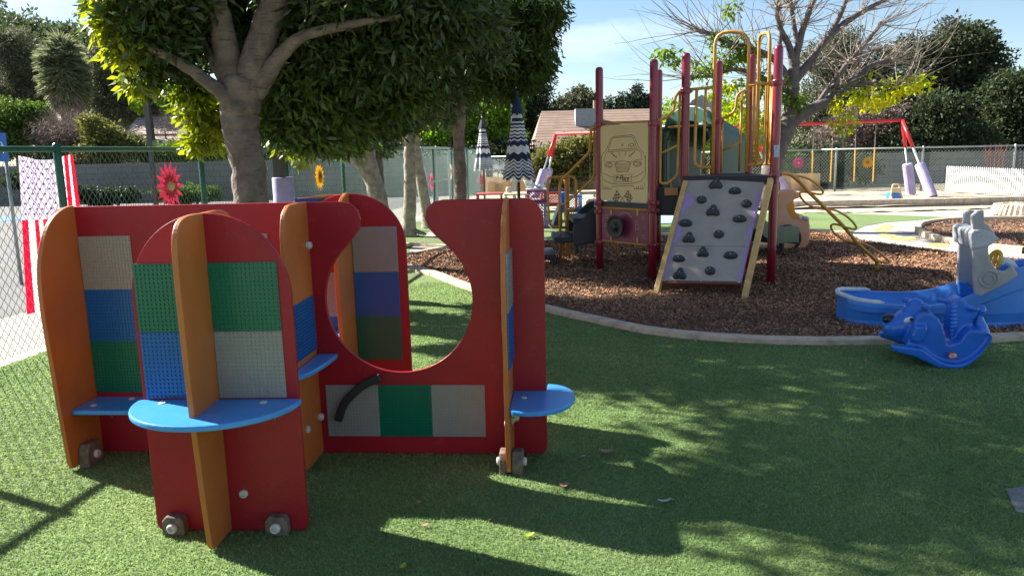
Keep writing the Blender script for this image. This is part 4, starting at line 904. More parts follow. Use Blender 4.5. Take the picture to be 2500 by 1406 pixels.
# ------------------------------------------------------------ closed patio umbrellas
NAVY = mat('navy_cloth', (.012, .018, .055), .8); WCL = mat('white_cloth', (.62, .62, .62), .8)
um = thing('closed_umbrella', 'large closed navy and white striped patio umbrella nearest the toy tables', 'umbrella', (.14, 12, 0), 'closed striped umbrellas')
def fold(z0, z1, r0, r1, rows, zz=.05, nf=8, n=96, flare=1.0, amp=.16):
    V = []; mi = []
    for i in range(rows+1):
        t = i/rows; z = z0+(z1-z0)*t; r = r0+(r1-r0)*t**flare
        for k in range(n):
            a = 2*math.pi*k/n; c = math.cos(nf*a); V.append((r*(1+amp*t*c+.04*math.sin(3*a+1))*math.cos(a), r*(1+amp*t*c)*math.sin(a), z-zz*t*c*(.5+.5*t)))
    Q = [(i*n+k, i*n+(k+1) % n, (i+1)*n+(k+1) % n, (i+1)*n+k) for i in range(rows) for k in range(n)]
    return V, Q, n
rows = 96; V, Q, n = fold(2.05, 1.0, .05, .225, rows, .035, flare=.85)
def band(t):
    if t < .06: return 0
    if t < .13: return 1
    if t < .17: return 0
    if t < .45 or t > .70: return int(t*40) % 2
    if t < .52: return 0
    if t < .62: return 1
    return 0
mi = [band((i+.5)/rows) for i in range(rows) for k in range(n)]
fastmesh('canopy', np.array(V)+np.array([.14, 12, 0]), Q, np.zeros(len(Q)), None, um, matidx=mi, mats=[NAVY, WCL])
V, Q, n = fold(2.26, 1.98, .02, .105, 8, .03, nf=8); fastmesh('top_flap', np.array(V)+np.array([.14, 12, 0]), Q, np.zeros(len(Q)), NAVY, um)
b = MB(); b.tube([(.14, 12, 0), (.14, 12, 2.3)], .024, 10); b.build('pole', mat('dark_bronze_pole', (.05, .03, .025), .5), um, smooth=True)
b = MB(); b.ball((.14, 12, 2.3), .03); b.build('finial', NAVY, um, smooth=True)
placed(um, A(1178, 405, 19.2)*Vector((1, 1, 0)) if False else Vector((A(1181, 405, 19.2).x, 19.2, 0)), 'smaller looking closed navy and white umbrella farther back near the green fence', rz=.5)

# ------------------------------------------------------------ toy tables and crates below the umbrellas
def crate(name, label, loc, size, m, lat=.055, rz=0, cat='crate'):
    t = thing(name, label, cat, loc, None); w, d, h = size
    b = MB()
    def side(o, X, Wd):
        N_ = X.cross(UP); k = -h
        for s0 in np.arange(-h, Wd, lat):
            for sg in (1, -1):
                p0, p1 = (s0, 0), (s0+h, h)
                if sg < 0: p0, p1 = (Wd-s0, 0), (Wd-s0-h, h)
                # clip to 0..Wd
                pts = []
                for a, c in ((p0, p1),):
                    dx = c[0]-a[0]; t0 = max(0, min(1, ((0-a[0])/dx))); t1 = max(0, min(1, ((Wd-a[0])/dx))); lo, hi = sorted((t0, t1))
                    if hi-lo > .02: b.beam(o+X*(a[0]+dx*lo)+UP*(h*lo), o+X*(a[0]+dx*hi)+UP*(h*hi), .007, .012, up=N_)
        b.box(o+X*Wd/2+UP*.012, (Wd if abs(X.x) > .5 else .014, Wd if abs(X.y) > .5 else .014, .024)); b.box(o+X*Wd/2+UP*(h-.014), (Wd if abs(X.x) > .5 else .018, Wd if abs(X.y) > .5 else .018, .028))
    L0 = Vector(loc); side(L0+Vector((-w/2, -d/2, 0)), Vector((1, 0, 0)), w); side(L0+Vector((-w/2, d/2, 0)), Vector((1, 0, 0)), w); side(L0+Vector((-w/2, -d/2, 0)), Vector((0, 1, 0)), d); side(L0+Vector((w/2, -d/2, 0)), Vector((0, 1, 0)), d)
    b.box(L0+UP*.004, (w, d, .008)); b.build('lattice_basket', m, t, merge=False)
    return t
def at(px, py, Y): return A(px, py, Y)
def tbl(label, px0, px1, top, Y, d, m, h=None, legs=True, thick=.03):
    a = at(px0, top, Y); c = at(px1, top, Y); t = thing('toy_table', label, 'table', ((a.x+c.x)/2, Y+d/2, 0)); z = a.z
    b = MB(); b.box(((a.x+c.x)/2, Y+d/2, z-thick/2), (c.x-a.x, d, thick)); b.build('tabletop', m, t, bevel=.01)
    for x in (a.x+.04, c.x-.04):
        for y in (Y+.04, Y+d-.04): b = MB(); b.tube([(x, y, 0), (x, y, z-thick)], .02, 8); b.build('leg', m, t)
    return z
LMAG = mat('magenta_crate_plastic', (.36, .03, .17), .45); LPUR = mat('purple_blue_crate_plastic', (.16, .14, .38), .5); LRED = mat('red_crate_plastic', (.6, .05, .03), .45); LBLU = mat('bright_blue_crate_plastic', (.02, .16, .62), .4); LNAV = mat('navy_crate_plastic', (.03, .045, .12), .5)
zt = tbl('long low red topped play table with beige edge under the smaller umbrella', 1160, 1228, 474, 16.5, .7, mat('dull_red_laminate', (.32, .06, .05), .5))
zt = tbl('low beige play table under the large striped umbrella', 1230, 1290, 474, 15.6, .8, mat('beige_laminate', (.50, .40, .28), .6))
p = at(1243, 470, 16.0); t = thing('bucket', 'small stone coloured bucket on the beige table', 'bucket', (p.x, p.y, p.z)); b = MB(); b.lathe([(.06, 0), (.07, .03), (.068, .09), (.055, .11), (.0, .11)], p, 14); b.build('bowl', mat('stone_plastic', (.42, .39, .34), .7), t)
z_ = tbl('grey table with baskets of toys behind the yellow rail loop', 1285, 1336, 463, 14.6, .5, mat('light_grey_laminate', (.45, .45, .47), .5))
pc = at(1311, 493, 14.45); crate('toy_crate', 'magenta lattice crate of toys above the purple crate', (pc.x, 14.55, pc.z), (.36, .3, at(1311, 465, 14.45).z-pc.z), LMAG)
crate('toy_crate', 'purple blue lattice crate standing lowest under the magenta crate', (pc.x+.02, 14.5, 0), (.36, .3, pc.z-.01), LPUR)
for i, (px, py, r, lb) in enumerate(((1297, 452, .075, 'white ball of rolled netting on the grey table, left one'), (1319, 455, .07, 'white coil of cloth beside the ball on the grey table'))):
    p = at(px, py, 14.8); b = MB(); b.ball(p, (r, r, r*.7)); b.tube([p+Vector((r*1.02*math.cos(a), r*.6*math.sin(a), .02*math.sin(3*a))) for a in [2*math.pi*k/20 for k in range(20)]], .012, 6, closed=True); o = b.build('ball', WCL, smooth=True); tag(o, lb, 'ball')
p = at(1290, 451, 15.0); b = MB(); b.lathe([(.05, 0), (.085, .13), (.09, .14), (.08, .14), (.045, .01)], p-UP*.06, 14); o = b.build('bucket', mat('white_blue_bucket', (.55, .62, .72), .4), smooth=True); tag(o, 'white and blue bucket behind the netting ball', 'bucket')
b = MB(); b.tube([p+UP*.07, p+UP*.16], .02, 6); 
for a in (-.5, 0, .5): b.tube([p+UP*.08, p+Vector((a*.12, 0, .17))], .012, 6)
o = b.build('hand_fork', LRED); tag(o, 'red plastic hand fork sticking out of the white and blue bucket', 'toy tool')
pc = at(1350, 503, 15.2); crate('toy_crate', 'orange red lattice crate behind the leaning black board', (pc.x, 15.3, max(0, at(1350, 500, 15.2).z)), (.42, .3, .24), LRED)
pc = at(1349, 478, 15.8); crate('toy_crate', 'dark lattice crate stacked behind the red crate', (pc.x, 15.9, .3), (.45, .3, .34), LNAV)
pc = at(1378, 470, 15.0); b = MB(); b.box((pc.x, 15.1, .42), (.14, .2, .40)); o = b.build('blue_bin', LBLU, bevel=.02); tag(o, 'bright blue plastic bin behind the yellow stair post', 'bin')
pc = at(1400, 512, 15.0); crate('toy_crate', 'navy lattice crate right of the yellow stair post', (pc.x, 15.1, 0), (.32, .3, .28), LNAV, .045); crate('toy_crate', 'blue lattice crate stacked on the navy crate', (pc.x, 15.1, .285), (.32, .3, .26), LBLU, .045)
pa_ = at(1345, 515, 14.2); pq = at(1364, 482, 14.4); b = MB(); b.prism([(pa_.x, 0), (pq.x+.05, 0), (pq.x+.06, .42), (pq.x, .46)], lambda a, z, v: Vector((a, 14.2+v+z*.3, z)), 0, .03); o = b.build('slanted_board', BLACK, bevel=.005); tag(o, 'slanted black board leaning on the toy crates', 'board')
b = MB(); b.prism([(pa_.x-.03, .02), (pa_.x+.01, .0), (pq.x+.03, .47), (pq.x-.03, .44)], lambda a, z, v: Vector((a, 14.18+v+z*.3, z)), -.02, .0); o = b.build('white_board', WCL); tag(o, 'narrow white strip leaning against the black board', 'board')
tbl('beige plastic table left of the tall maroon post', 1414, 1462, 468, 15.4, .5, mat('beige_table_plastic', (.52, .42, .28), .55), thick=.06)
pc = at(1449, 505, 14.6); b = MB(); b.prism([(-.14, 0), (.14, 0), (.13, .44), (.09, .50), (-.09, .50), (-.13, .44)], lambda a, z, v: Vector((pc.x+a, 14.7+v, z)), 0, .28); o = b.build('play_oven', mat('pale_pink_plastic', (.62, .30, .24), .5, c2=(.66, .5, .42), vs=3), bevel=.02); tag(o, 'pale pink and white play oven beside the beige table', 'play oven')

# far paving slab edge in front of them
b = MB(); p = [Vector((*q, 0)) for q in gp2([(1150, 523), (1330, 519), (1480, 517)])]; 
for a, c in zip(p[:-1], p[1:]): b.beam(a+UP*.02, c+UP*.02, .12, .07)
o = b.build('kerb', KERB, center=False); o['kind'] = 'structure'
b = MB(); pts = gp2([(1610, 527), (1650, 525), (1668, 545), (1612, 548)]); b.add([(*q, .02) for q in pts]+[(*q, .004) for q in pts], [(0,1,2,3),(0,1,5,4),(1,2,6,5),(2,3,7,6),(3,0,4,7)]); o = b.build('play_mat', mat('pale_blue_mat', (.28, .42, .58), .6)); tag(o, 'pale blue mat on the far turf behind the play structure', 'mat')

# ------------------------------------------------------------ flowers tied to the fences
def flower(name, label, loc, facing, m, cm, s=.19, n=16, r2=.55):
    t = thing(name, label, 'ornament', loc, 'flower ornaments on the fences'); f_ = Vector(facing).normalized(); X = UP.cross(f_).normalized()
    for ring_, (L, w, off) in enumerate(((s, s*.13, .0), (s*r2, s*.11, .012))):
        b = MB()
        for k in range(n):
            a = 2*math.pi*(k+.5*ring_)/n; d = X*math.cos(a)+UP*math.sin(a); q = X*-math.sin(a)+UP*math.cos(a); c = Vector(loc)+f_*(off+.01)
            b.add([c+d*s*.08, c+d*L*.6+q*w+f_*.008, c+d*L+f_*.014, c+d*L*.6-q*w+f_*.008, c+d*L*.6+f_*-.004], [(0,1,4),(1,2,4),(2,3,4),(3,0,4)])
        b.build('petals', m, t, merge=False)
    b = MB(); b.ball(Vector(loc)+f_*.025, (.035*s/.19, .035*s/.19, .035*s/.19), 10, 6); b.build('flower_centre', cm, t, smooth=True)
FR_ = mat('crimson_petal', (.42, .055, .09), .5, trans=.25, tv=1.2, thue=.5); FY = mat('golden_petal', (.60, .33, .05), .5, trans=.25, tv=1.2, thue=.5); FP = mat('pink_petal', (.55, .12, .22), .5, trans=.25, tv=1.2, thue=.5); FT = mat('teal_petal', (.05, .35, .36), .5, trans=.2, tv=1.2, thue=.5); FW = mat('cream_petal', (.66, .62, .50), .5, trans=.2, tv=1.2, thue=.5); FC = mat('straw_centre', (.5, .42, .2), .6); FB = mat('brown_centre', (.22, .12, .05), .6)
# positions found where the photo's line of sight meets the fence
def onfence(px, py): 
    r = ray(px, py); k = r[0]-FS*r[1]; t = (FX0-FS*FY0)/k; return Vector((r[0]*t+.03, r[1]*t, CAMH+r[2]*t))
fn = Vector((1, -FS+.02, 0)).normalized()
flower('flower_ornament', 'large crimson flower on the green fence between the flag and the big tree', onfence(402, 455), fn, FR_, FC, .25, 14, .6)
flower('flower_ornament', 'golden flower on the green fence right of the big tree trunk', onfence(772, 432), fn, FY, FB, .21)
flower('flower_ornament', 'teal flower on the green fence left of the thin pale trunk', onfence(984, 414), fn, FT, FC, .22)
flower('flower_ornament', 'pink flower on the green fence right of the curved pale trunk', onfence(1049, 444), fn, FP, FC, .24)
flower('flower_ornament', 'cream flower on the green fence near the gate', onfence(1096, 420), fn, FW, FC, .24)
PBK = plane2((fx(25.9), 25.9), (9.2, 22.95)); fb = Vector((-.1, -1, 0))
def onback(px, py): return PBK(*onp(PBK, px, py), .06)
flower('flower_ornament', 'orange yellow flower on the far fence beside the lavender pad', onback(1306, 425), fb, FY, FB, .24)
flower('flower_ornament', 'pink flower on the far fence left of the yellow one', onback(1949, 398), fb, FP, FW, .18)
flower('flower_ornament', 'yellow flower on the far fence behind the right swing', onback(2117, 397), fb, FY, FB, .18)
flower('flower_ornament', 'small pink flower on the far fence beside the thin umbrella pole', onback(1175, 438), fb, FP, FC, .2)

# ------------------------------------------------------------ flag hung on the outside of the green fence
fd = Vector((FS, 1, 0)).normalized(); fnn = Vector((-1, FS, 0)).normalized()
fl_a = onfence(58, 372); fl = thing('flag', 'faded American flag hung with vertical stripes on the green fence', 'flag', (fl_a.x, fl_a.y, 0))
Wf = .60; Hf = 1.18; y0 = fl_a.y; zt_ = 1.475; FRD = mat('flag_red', (.55, .03, .05), .8, trans=.5, tv=1.1, thue=.5); FWH = mat('flag_white', (.72, .70, .68), .8, trans=.5, tv=1.1, thue=.5); FBL = mat('flag_faded_blue', (.43, .37, .48), .8, trans=.5, tv=1.1, thue=.5)
def flagp(s, z, off=0):
    sag = .035*math.sin(math.pi*min(1, s/.5))*(1-z/Hf) if s < .5 else .0
    w = .022*math.sin(s*15+z*1.5)*(.3+z/Hf)+.014*math.sin(s*31+2)
    return Vector((fl_a.x-.035, y0, 0))+fd*(s-.09*(z/Hf)*(1-s/Wf))+fnn*(.03+w+off)+UP*(zt_-z-sag+.05*(s/Wf)*(z/Hf))
nx, nz_ = 13*3, 40; V = []; Q = []; mi = []
for i in range(nx+1):
    for j in range(nz_+1): V.append(flagp(Wf*i/nx, Hf*j/nz_))
for i in range(nx):
    for j in range(nz_):
        Q.append((i*(nz_+1)+j, (i+1)*(nz_+1)+j, (i+1)*(nz_+1)+j+1, i*(nz_+1)+j+1)); st = i//3
        mi.append(2 if (st < 7 and j < nz_*.40) else (0 if st % 2 == 0 else 1))
fastmesh('cloth', V, Q, np.zeros(len(Q)), None, fl, matidx=mi, mats=[FRD, FWH, FBL])
STR = mat('flag_star_shadow', (.22, .17, .28), .8); sb = MB()
for rI in range(11):
    for cI in range(9):
        if (rI+cI) % 2: continue
        s = Wf*7/13*(cI+.8)/10*.98; z = Hf*.40*(rI+.9)/12; cc = [flagp(s+.015*(1 if k % 2 == 0 else .4)*math.sin(2*math.pi*k/10), z-.015*(1 if k % 2 == 0 else .4)*math.cos(2*math.pi*k/10), -.006) for k in range(10)]
        sb.add(cc, [tuple(range(10))])
sb.build('stars', STR, fl, merge=False)

# ------------------------------------------------------------ posts, signs, lamps
DB = mat('dark_bronze_paint', (.075, .07, .06), .6); 
p = G(690, 600); Yp = 8.0; x0 = A(681, 400, Yp).x
t = thing('lamp_post', 'square dark post with round lavender foam collar behind the red wall panel', 'post', (x0, Yp, 0))
b = MB(); b.box((x0, Yp, 1.15), (.105, .105, 2.3)); b.build('post', DB, t, bevel=.005)
b = MB(); zc = A(690, 433, Yp).z; b.lathe([(.01, 0), (.105, .0), (.11, .01), (.11, zc-.01), (.105, zc), (.01, zc)], (x0+.03, Yp, 0), 24); b.build('foam_collar', PAD, t, smooth='auto')
a = A(350, 235, 24); c = A(372, 490, 24); t = thing('lamp_post', 'tall grey parking lot lamp with flat square head left of the big tree', 'street lamp', (c.x, 24, 0))
b = MB(); b.box((a.x+.05, 24, a.z/2), (.11, .11, a.z)); b.build('pole', DB, t); b = MB(); b.box((a.x+.42, 24, a.z+.02), (.62, .35, .09)); b.box((a.x+.08, 24, a.z), (.3, .06, .06)); b.build('lamp_head', DB, t, bevel=.01)
a = A(1250, 220, 23); t = thing('lamp_post', 'grey lamp post with T shaped head above the large umbrella', 'street lamp', (a.x, 23, 0))
b = MB(); b.box((a.x, 23, a.z/2), (.10, .10, a.z)); b.build('pole', GPOST, t); b = MB(); b.box((a.x, 23, a.z+.02), (.36, .3, .12)); b.build('lamp_head', GPOST, t, bevel=.01)
# accessible parking sign
a = A(7, 352, 9); c = A(24, 500, 9); t = thing('parking_sign', 'blue accessible parking sign on a thin leaning pole at the left edge', 'sign', (c.x, 9, 0))
b = MB(); b.tube([(c.x, 9.02, 0), (a.x+.0, 9.02, a.z+.1)], .02, 8); b.build('pole', GALV, t, smooth=True)
SB = mat('sign_blue', (.02, .13, .50), .4); SW = mat('sign_white', (.75, .75, .75), .4)
b = MB(); b.box((a.x-.03, 9, a.z+.03), (.15, .006, .19)); b.build('sign_plate', SB, t)
b = MB(); q = Vector((a.x-.03, 8.994, a.z+.03)); b.tube([q+Vector((-.03, 0, .03)), q+Vector((-.025, 0, -.005)), q+Vector((.02, 0, -.01)), q+Vector((.035, 0, -.055))], .007, 4); b.tube([q+Vector((.03*math.cos(t_)-.005, 0, .035*math.sin(t_)-.03)) for t_ in [math.radians(d) for d in range(120, 380, 20)]], .006, 4); b.ball(q+Vector((-.03, 0, .055)), .013, 8, 6); b.build('wheelchair_symbol', SW, t)
b = MB(); b.box((a.x-.02, 9, a.z-.15), (.15, .006, .10)); pl2 = b.build('sign_plate', SB, t)
# white canopy tent far behind
a = A(1160, 412, 27); c = A(1228, 412, 27); pk = A(1205, 383, 27.5); t = thing('canopy_tent', 'white pop-up canopy tent beyond the far fence left of the large umbrella', 'tent', ((a.x+c.x)/2, 28, 0))
b = MB(); b.add([(a.x, 27, a.z), (c.x+.4, 27, a.z), (c.x+.4, 28.8, a.z), (a.x, 28.8, a.z), (pk.x, 27.9, pk.z+.05), (a.x, 27, a.z-.06), (c.x+.4, 27, a.z-.06)], [(0,1,4),(1,2,4),(2,3,4),(3,0,4),(0,1,6,5)]); b.build('canopy', WHT, t, merge=False)
for x in (a.x+.02, (a.x+c.x)/2+.3, c.x+.38): b = MB(); b.tube([(x, 27.02, 0), (x, 27.02, a.z)], .018, 6); b.build('leg', GALV, t)
# red metal trellis
t0 = A(2425, 440, 22.2); RT = mat('rusty_red_metal', (.22, .03, .02), .6); b = MB()
for k in range(5):
    u = (k-2)/2; b.tube([(t0.x+u*.18, 22.2, .5), (t0.x+u*.32, 22.2, 1.30)], .012, 5)
for z, w in ((.95, .28), (1.12, .3)): b.tube([(t0.x-w, 22.2, z), (t0.x+w, 22.2, z)], .009, 5)
for k in range(3): b.tube([(t0.x+(k-1)*.2-.02, 22.2, .9), (t0.x+(k-1)*.25+.1, 22.2, 1.32)], .008, 5)
o = b.build('trellis', RT, center=False); tag(o, 'fan shaped rusty red metal trellis behind the white picket fence', 'trellis')
# ring of upright half logs
b = MB(); c = G(2500, 524); 
for k in range(40):
    a = 2*math.pi*k/40; b.tube([(c.x+.1+.62*math.cos(a), c.y+.62*math.sin(a), 0), (c.x+.1+.55*math.cos(a), c.y+.55*math.sin(a), .19)], .05, 8)
b.lathe([(.0, .17), (.58, .17), (.6, .12)], (c.x+.1, c.y, 0), 24, close=False)
o = b.build('log_ring', mat('sun_bleached_wood', (.48, .38, .28), .8, var=.3, vs=12, rnd=.3), merge=False); tag(o, 'low round ring of sun bleached wooden stakes at the right edge', 'planter')

# fallen leaves on the turf
def dead_leaf(px, py, L, w, m, label, curl=.4, rz=0):
    g = G(px, py); L *= 1.25; w *= 1.25; b = MB(); vs = []; n = 6
    for i in range(n+1):
        t_ = i/n; wd = w*math.sin(math.pi*(t_*.92+.04))**.7; z = .012+curl*L*(2*t_-1)**2*.35
        for s_ in (-1, 0, 1): vs.append(Vector(((t_-.5)*L, s_*wd/2, z+(abs(s_)*curl*w*.35))))
    R_ = Matrix.Rotation(rz, 3, 'Z'); b.add([g+R_ @ v_ for v_ in vs], [(3*i+k, 3*i+k+1, 3*i+4+k, 3*i+3+k) for i in range(n) for k in (0, 1)])
    b.tube([g+R_ @ Vector((L*.5, 0, .012+curl*L*.35)), g+R_ @ Vector((L*.75, .004, .015))], .001, 4)
    o = b.build('fallen_leaf', m, merge=False); tag(o, label, 'leaf', 'fallen leaves on the turf')
DL = mat('dry_brown_leaf', (.34, .18, .11), .8, var=.2, vs=60); GL = mat('silver_dry_leaf', (.45, .43, .38), .7, var=.15, vs=60); YL = mat('yellow_green_leaf', (.30, .38, .03), .5, var=.2, vs=60, trans=.2, tv=1.2, thue=.5)
dead_leaf(1481, 1109, .055, .032, DL, 'brown dry leaf nearest the round blue shelf on the turf', .35, -.2); dead_leaf(1376, 1191, .034, .030, DL, 'small brown leaf on the shaded turf below the larger brown leaf', .3, .3)
dead_leaf(1622, 1230, .045, .014, GL, 'curled silvery leaf lying alone right of the brown leaves', .5, .1); dead_leaf(1290, 1313, .04, .018, YL, 'yellow green leaf in the sunlit patch of turf', .3, .3)
dead_leaf(984, 1390, .028, .018, YL, 'small green leaf at the very bottom of the turf', .3, 1.2); dead_leaf(1424, 1118, .02, .008, GL, 'tiny white leaf left of the large brown leaf', .2, .5)
dead_leaf(1036, 1288, .028, .014, DL, 'small reddish leaf at the corner of the sunlit patch', .3, .0); dead_leaf(1197, 1274, .016, .010, DL, 'tiny pinkish leaf inside the sunlit patch', .3, .6); dead_leaf(1023, 1232, .02, .015, DL, 'small dark leaf on shaded turf above the sunlit patch', .3, .6)
# ------------------------------------------------------------ vegetation helpers
def leafmat(name, c, c2, trans=.35, rough=.62, rnd=.55): return mat(name, c, rough, c2=c2, vs=1.3, rnd=rnd, trans=trans, spec=.45 if rough < .5 else .2)
def unit(n):
    v = rng.normal(size=(n, 3)); return v/np.linalg.norm(v, axis=1)[:,None]
def leaf_quads(base, dirs, L, W):
    n = len(base); up = unit(n); s_ = np.cross(dirs, up); s_ /= (np.linalg.norm(s_, axis=1)[:,None]+1e-9); nrm = np.cross(s_, dirs)
    m_ = base+dirs*(L*.5)[:,None]+nrm*(L*.06)[:,None]; tip = base+dirs*L[:,None]-nrm*(L*.05)[:,None]
    V = np.stack([base, m_+s_*(W/2)[:,None], tip, m_-s_*(W/2)[:,None]], 1).reshape(-1, 3); return V
def crown(name, blobs, n, L, W, m, parent, per=14, cr=.18, droop=.25, shell=.45, label=None):
    """leaves in clumps spread through ellipsoids (x,y,z,rx,ry,rz)"""
    B = np.array([b[:6] for b in blobs], float); vol = (B[:,3]*B[:,4]*B[:,5])**.75; vol /= vol.sum(); nc = max(1, n//per)
    bi = rng.choice(len(B), nc, p=vol); d = unit(nc); rad = (shell+(1-shell)*rng.random(nc))**.6
    rad *= 1+.16*np.sin(d[:,0]*5+bi)*np.sin(d[:,2]*6+bi*2)+rng.normal(0, .085, nc)
    C = B[bi,:3]+d*B[bi,3:6]*rad[:,None]; sh = rng.random(nc)
    k = np.repeat(np.arange(nc), per); N = len(k); off = unit(N)*(rng.random(N)**.5*cr)[:,None]; off[:,2] *= .7
    dirs = off/cr*.8+unit(N)*.9+d[k]*.25; dirs[:,2] -= droop; dirs /= np.linalg.norm(dirs, axis=1)[:,None]
    ll = L*rng.uniform(.65, 1.25, N); ww = W*rng.uniform(.7, 1.25, N)
    V = leaf_quads(C[k]+off, dirs, ll, ww); Q = np.arange(4*N).reshape(-1, 4)
    r_ = np.clip(sh[k]*.6+rng.random(N)*.4, 0, 1)
    o = fastmesh(name, V, Q, r_, m, parent); return o
BARK = mat('grey_brown_bark', (.21, .165, .13), .9, c2=(.10, .078, .062), vs=6, bump=.8, bs=22, bdist=.02)
def bark_rings():
    m = BARK; n = m.node_tree.nodes; l = m.node_tree.links; b = n['Principled BSDF']; co = n['Texture Coordinate']
    mp_ = n.new('ShaderNodeMapping'); mp_.inputs['Scale'].default_value = (7, 7, 60); l.new(co.outputs['Object'], mp_.inputs['Vector'])
    t = n.new('ShaderNodeTexNoise'); t.inputs['Scale'].default_value = 1; t.inputs['Detail'].default_value = 3; l.new(mp_.outputs['Vector'], t.inputs['Vector'])
    r = n.new('ShaderNodeValToRGB'); r.color_ramp.elements[0].position = .30; r.color_ramp.elements[1].position = .40; r.color_ramp.elements[0].color = (.35, .3, .28, 1); r.color_ramp.elements[1].color = (1, 1, 1, 1)
    l.new(t.outputs['Fac'], r.inputs['Fac']); src = b.inputs['Base Color'].links[0].from_socket; mu = n.new('ShaderNodeMixRGB'); mu.blend_type = 'MULTIPLY'; mu.inputs['Fac'].default_value = .8
    l.new(src, mu.inputs['Color1']); l.new(r.outputs['Color'], mu.inputs['Color2']); l.new(mu.outputs['Color'], b.inputs['Base Color'])
bark_rings()
PBARK = mat('pale_mottled_bark', (.38, .32, .26), .9, c2=(.20, .165, .13), vs=14, bump=.8, bs=30, bdist=.015)
DBARK = mat('dark_bark', (.10, .08, .065), .95, c2=(.05, .04, .035), vs=5, bump=.6)
GBARK = mat('grey_bark', (.17, .14, .125), .9, c2=(.08, .065, .06), vs=7, bump=.8, bs=18, bdist=.02)
def limbs(name, paths, m, parent, n=14, wob=.006):
    b = MB()
    for pts, r in paths:
        P = bez(pts, 5); rr = list(np.interp(np.linspace(0, len(pts)-1, len(P)), range(len(pts)), r))
        P = [p+Vector(rng.normal(0, wob*min(1, rr[i]*6), 3)) for i, p in enumerate(P)]; rr = [q*(1+.025*math.sin(i*2.1)) for i, q in enumerate(rr)]
        b.tube(P, rr, n)
    return b.build(name, m, parent, smooth=True, merge=False)
def tree(name, label, loc, group=None): return thing(name, label, 'tree', (loc[0], loc[1], 0), group)

# ------------------------------------------------------------ the big tree and the row behind it
FIC = leafmat('broad_tree_leaf', (.068, .108, .030), (.036, .064, .019), .33, .33)
FIC2 = leafmat('mid_green_tree_leaf', (.11, .16, .035), (.055, .095, .022), .35, .35)
FICY = leafmat('backlit_tree_leaf', (.24, .27, .03), (.12, .18, .02), .5, .4)  # brighter yellow copy of the crown leaf: sun shining through, put into the colour
t = tree('broadleaf_tree', 'big forked tree with grey brown trunk and dense drooping leaves behind the red wall panel', (-2.36, 6.9))
a = lambda x, y, Y=6.9: A(x, y, Y)
b0 = a(613, 500); base = Vector((b0.x-.02, 6.9, -.05))
limbs('trunk', [([base, Vector((base.x, 6.9, .4)), b0, a(604, 400), a(590, 320), a(586, 260), a(592, 205)], [.20, .165, .15, .145, .155, .17, .17]),
    ([a(578, 270), a(565, 190), a(548, 100), a(524, 0), a(505, -90, 6.7), (-2.7, 6.5, 3.9)], [.12, .125, .105, .095, .085, .04]),
    ([a(600, 270), a(612, 190), a(636, 110), a(672, 0), a(715, -100, 6.8), (-1.6, 6.7, 4.0)], [.12, .135, .125, .115, .09, .04]),
    ([a(560, 260, 6.8), a(538, 225, 6.75), a(480, 180, 6.7), a(430, 150, 6.6), a(370, 120, 6.5), a(330, 90, 6.5)], [.07, .062, .05, .04, .03, .012]),
    ([a(560, 230, 6.9), a(545, 195, 6.9), a(505, 120, 7), a(470, 60, 7.1), a(440, -20, 7.2)], [.06, .05, .035, .03, .015]),
    ([a(622, 235, 6.9), a(655, 180, 6.85), a(695, 125, 6.8), a(750, 85, 6.7), a(860, 60, 6.6), a(980, 40, 6.6)], [.08, .075, .06, .045, .035, .015]),
    ([a(630, 250, 7), a(660, 215, 7.1), a(700, 170, 7.3), a(760, 150, 7.6)], [.05, .045, .035, .015]),
    ([(-2.5, 6.6, 3.6), (-2.6, 6.0, 4.2), (-2.4, 5.4, 4.6)], [.06, .04, .015]), ([(-1.7, 6.7, 3.8), (-1.0, 6.3, 4.3), (-.2, 6.0, 4.5)], [.06, .04, .015])], BARK, t)
def bl(px, py, Y, r, ry=None, rz=None): p = A(px, py, Y); return (p.x, p.y, p.z, r, ry or r, rz or r*.8)
vis = [bl(340, 25, 6.5, .32), bl(370, 90, 6.6, .28, None, .2), bl(400, 20, 6.9, .42), bl(380, -60, 6.6, .5), bl(455, 105, 7.3, .36, None, .28), bl(395, 165, 6.9, .27, None, .15), bl(355, 155, 6.8, .17, None, .11), bl(500, 40, 7.9, .5), bl(455, 215, 7.3, .16, None, .12),
    bl(600, 30, 8.4, .7), bl(700, 60, 8.2, .6, None, .4), bl(690, 130, 7.4, .25, None, .3), bl(800, 190, 7.5, .3, None, .22), bl(860, 130, 7.3, .5, None, .36),
    bl(970, 110, 7.2, .5, None, .32), bl(1060, 70, 7.2, .42, None, .28), bl(1050, 200, 8.2, .42, None, .28), bl(1160, 40, 7.4, .34, None, .25), bl(900, 10, 6.9, .5, None, .25), bl(800, 30, 7.2, .5, None, .3), bl(1010, 0, 6.8, .5, None, .22), bl(1180, 120, 8.2, .3, None, .2), bl(650, 130, 8.3, .4, None, .3)]
crown('crown', vis, 31000, .118, .034, FIC, t, 8, .16, .35, .15)
crown('crown', [bl(722, 225, 7.3, .33, None, .28), bl(690, 310, 7.2, .2, None, .18), bl(760, 330, 7.5, .27, None, .16), bl(800, 270, 7.6, .33, None, .25), bl(850, 300, 8, .33, None, .2), bl(950, 235, 8, .36, None, .22), bl(845, 345, 8.2, .24, None, .10), bl(1000, 180, 8.2, .35, None, .25)], 11500, .12, .038, FIC2, t, 9, .14, .5, .2)
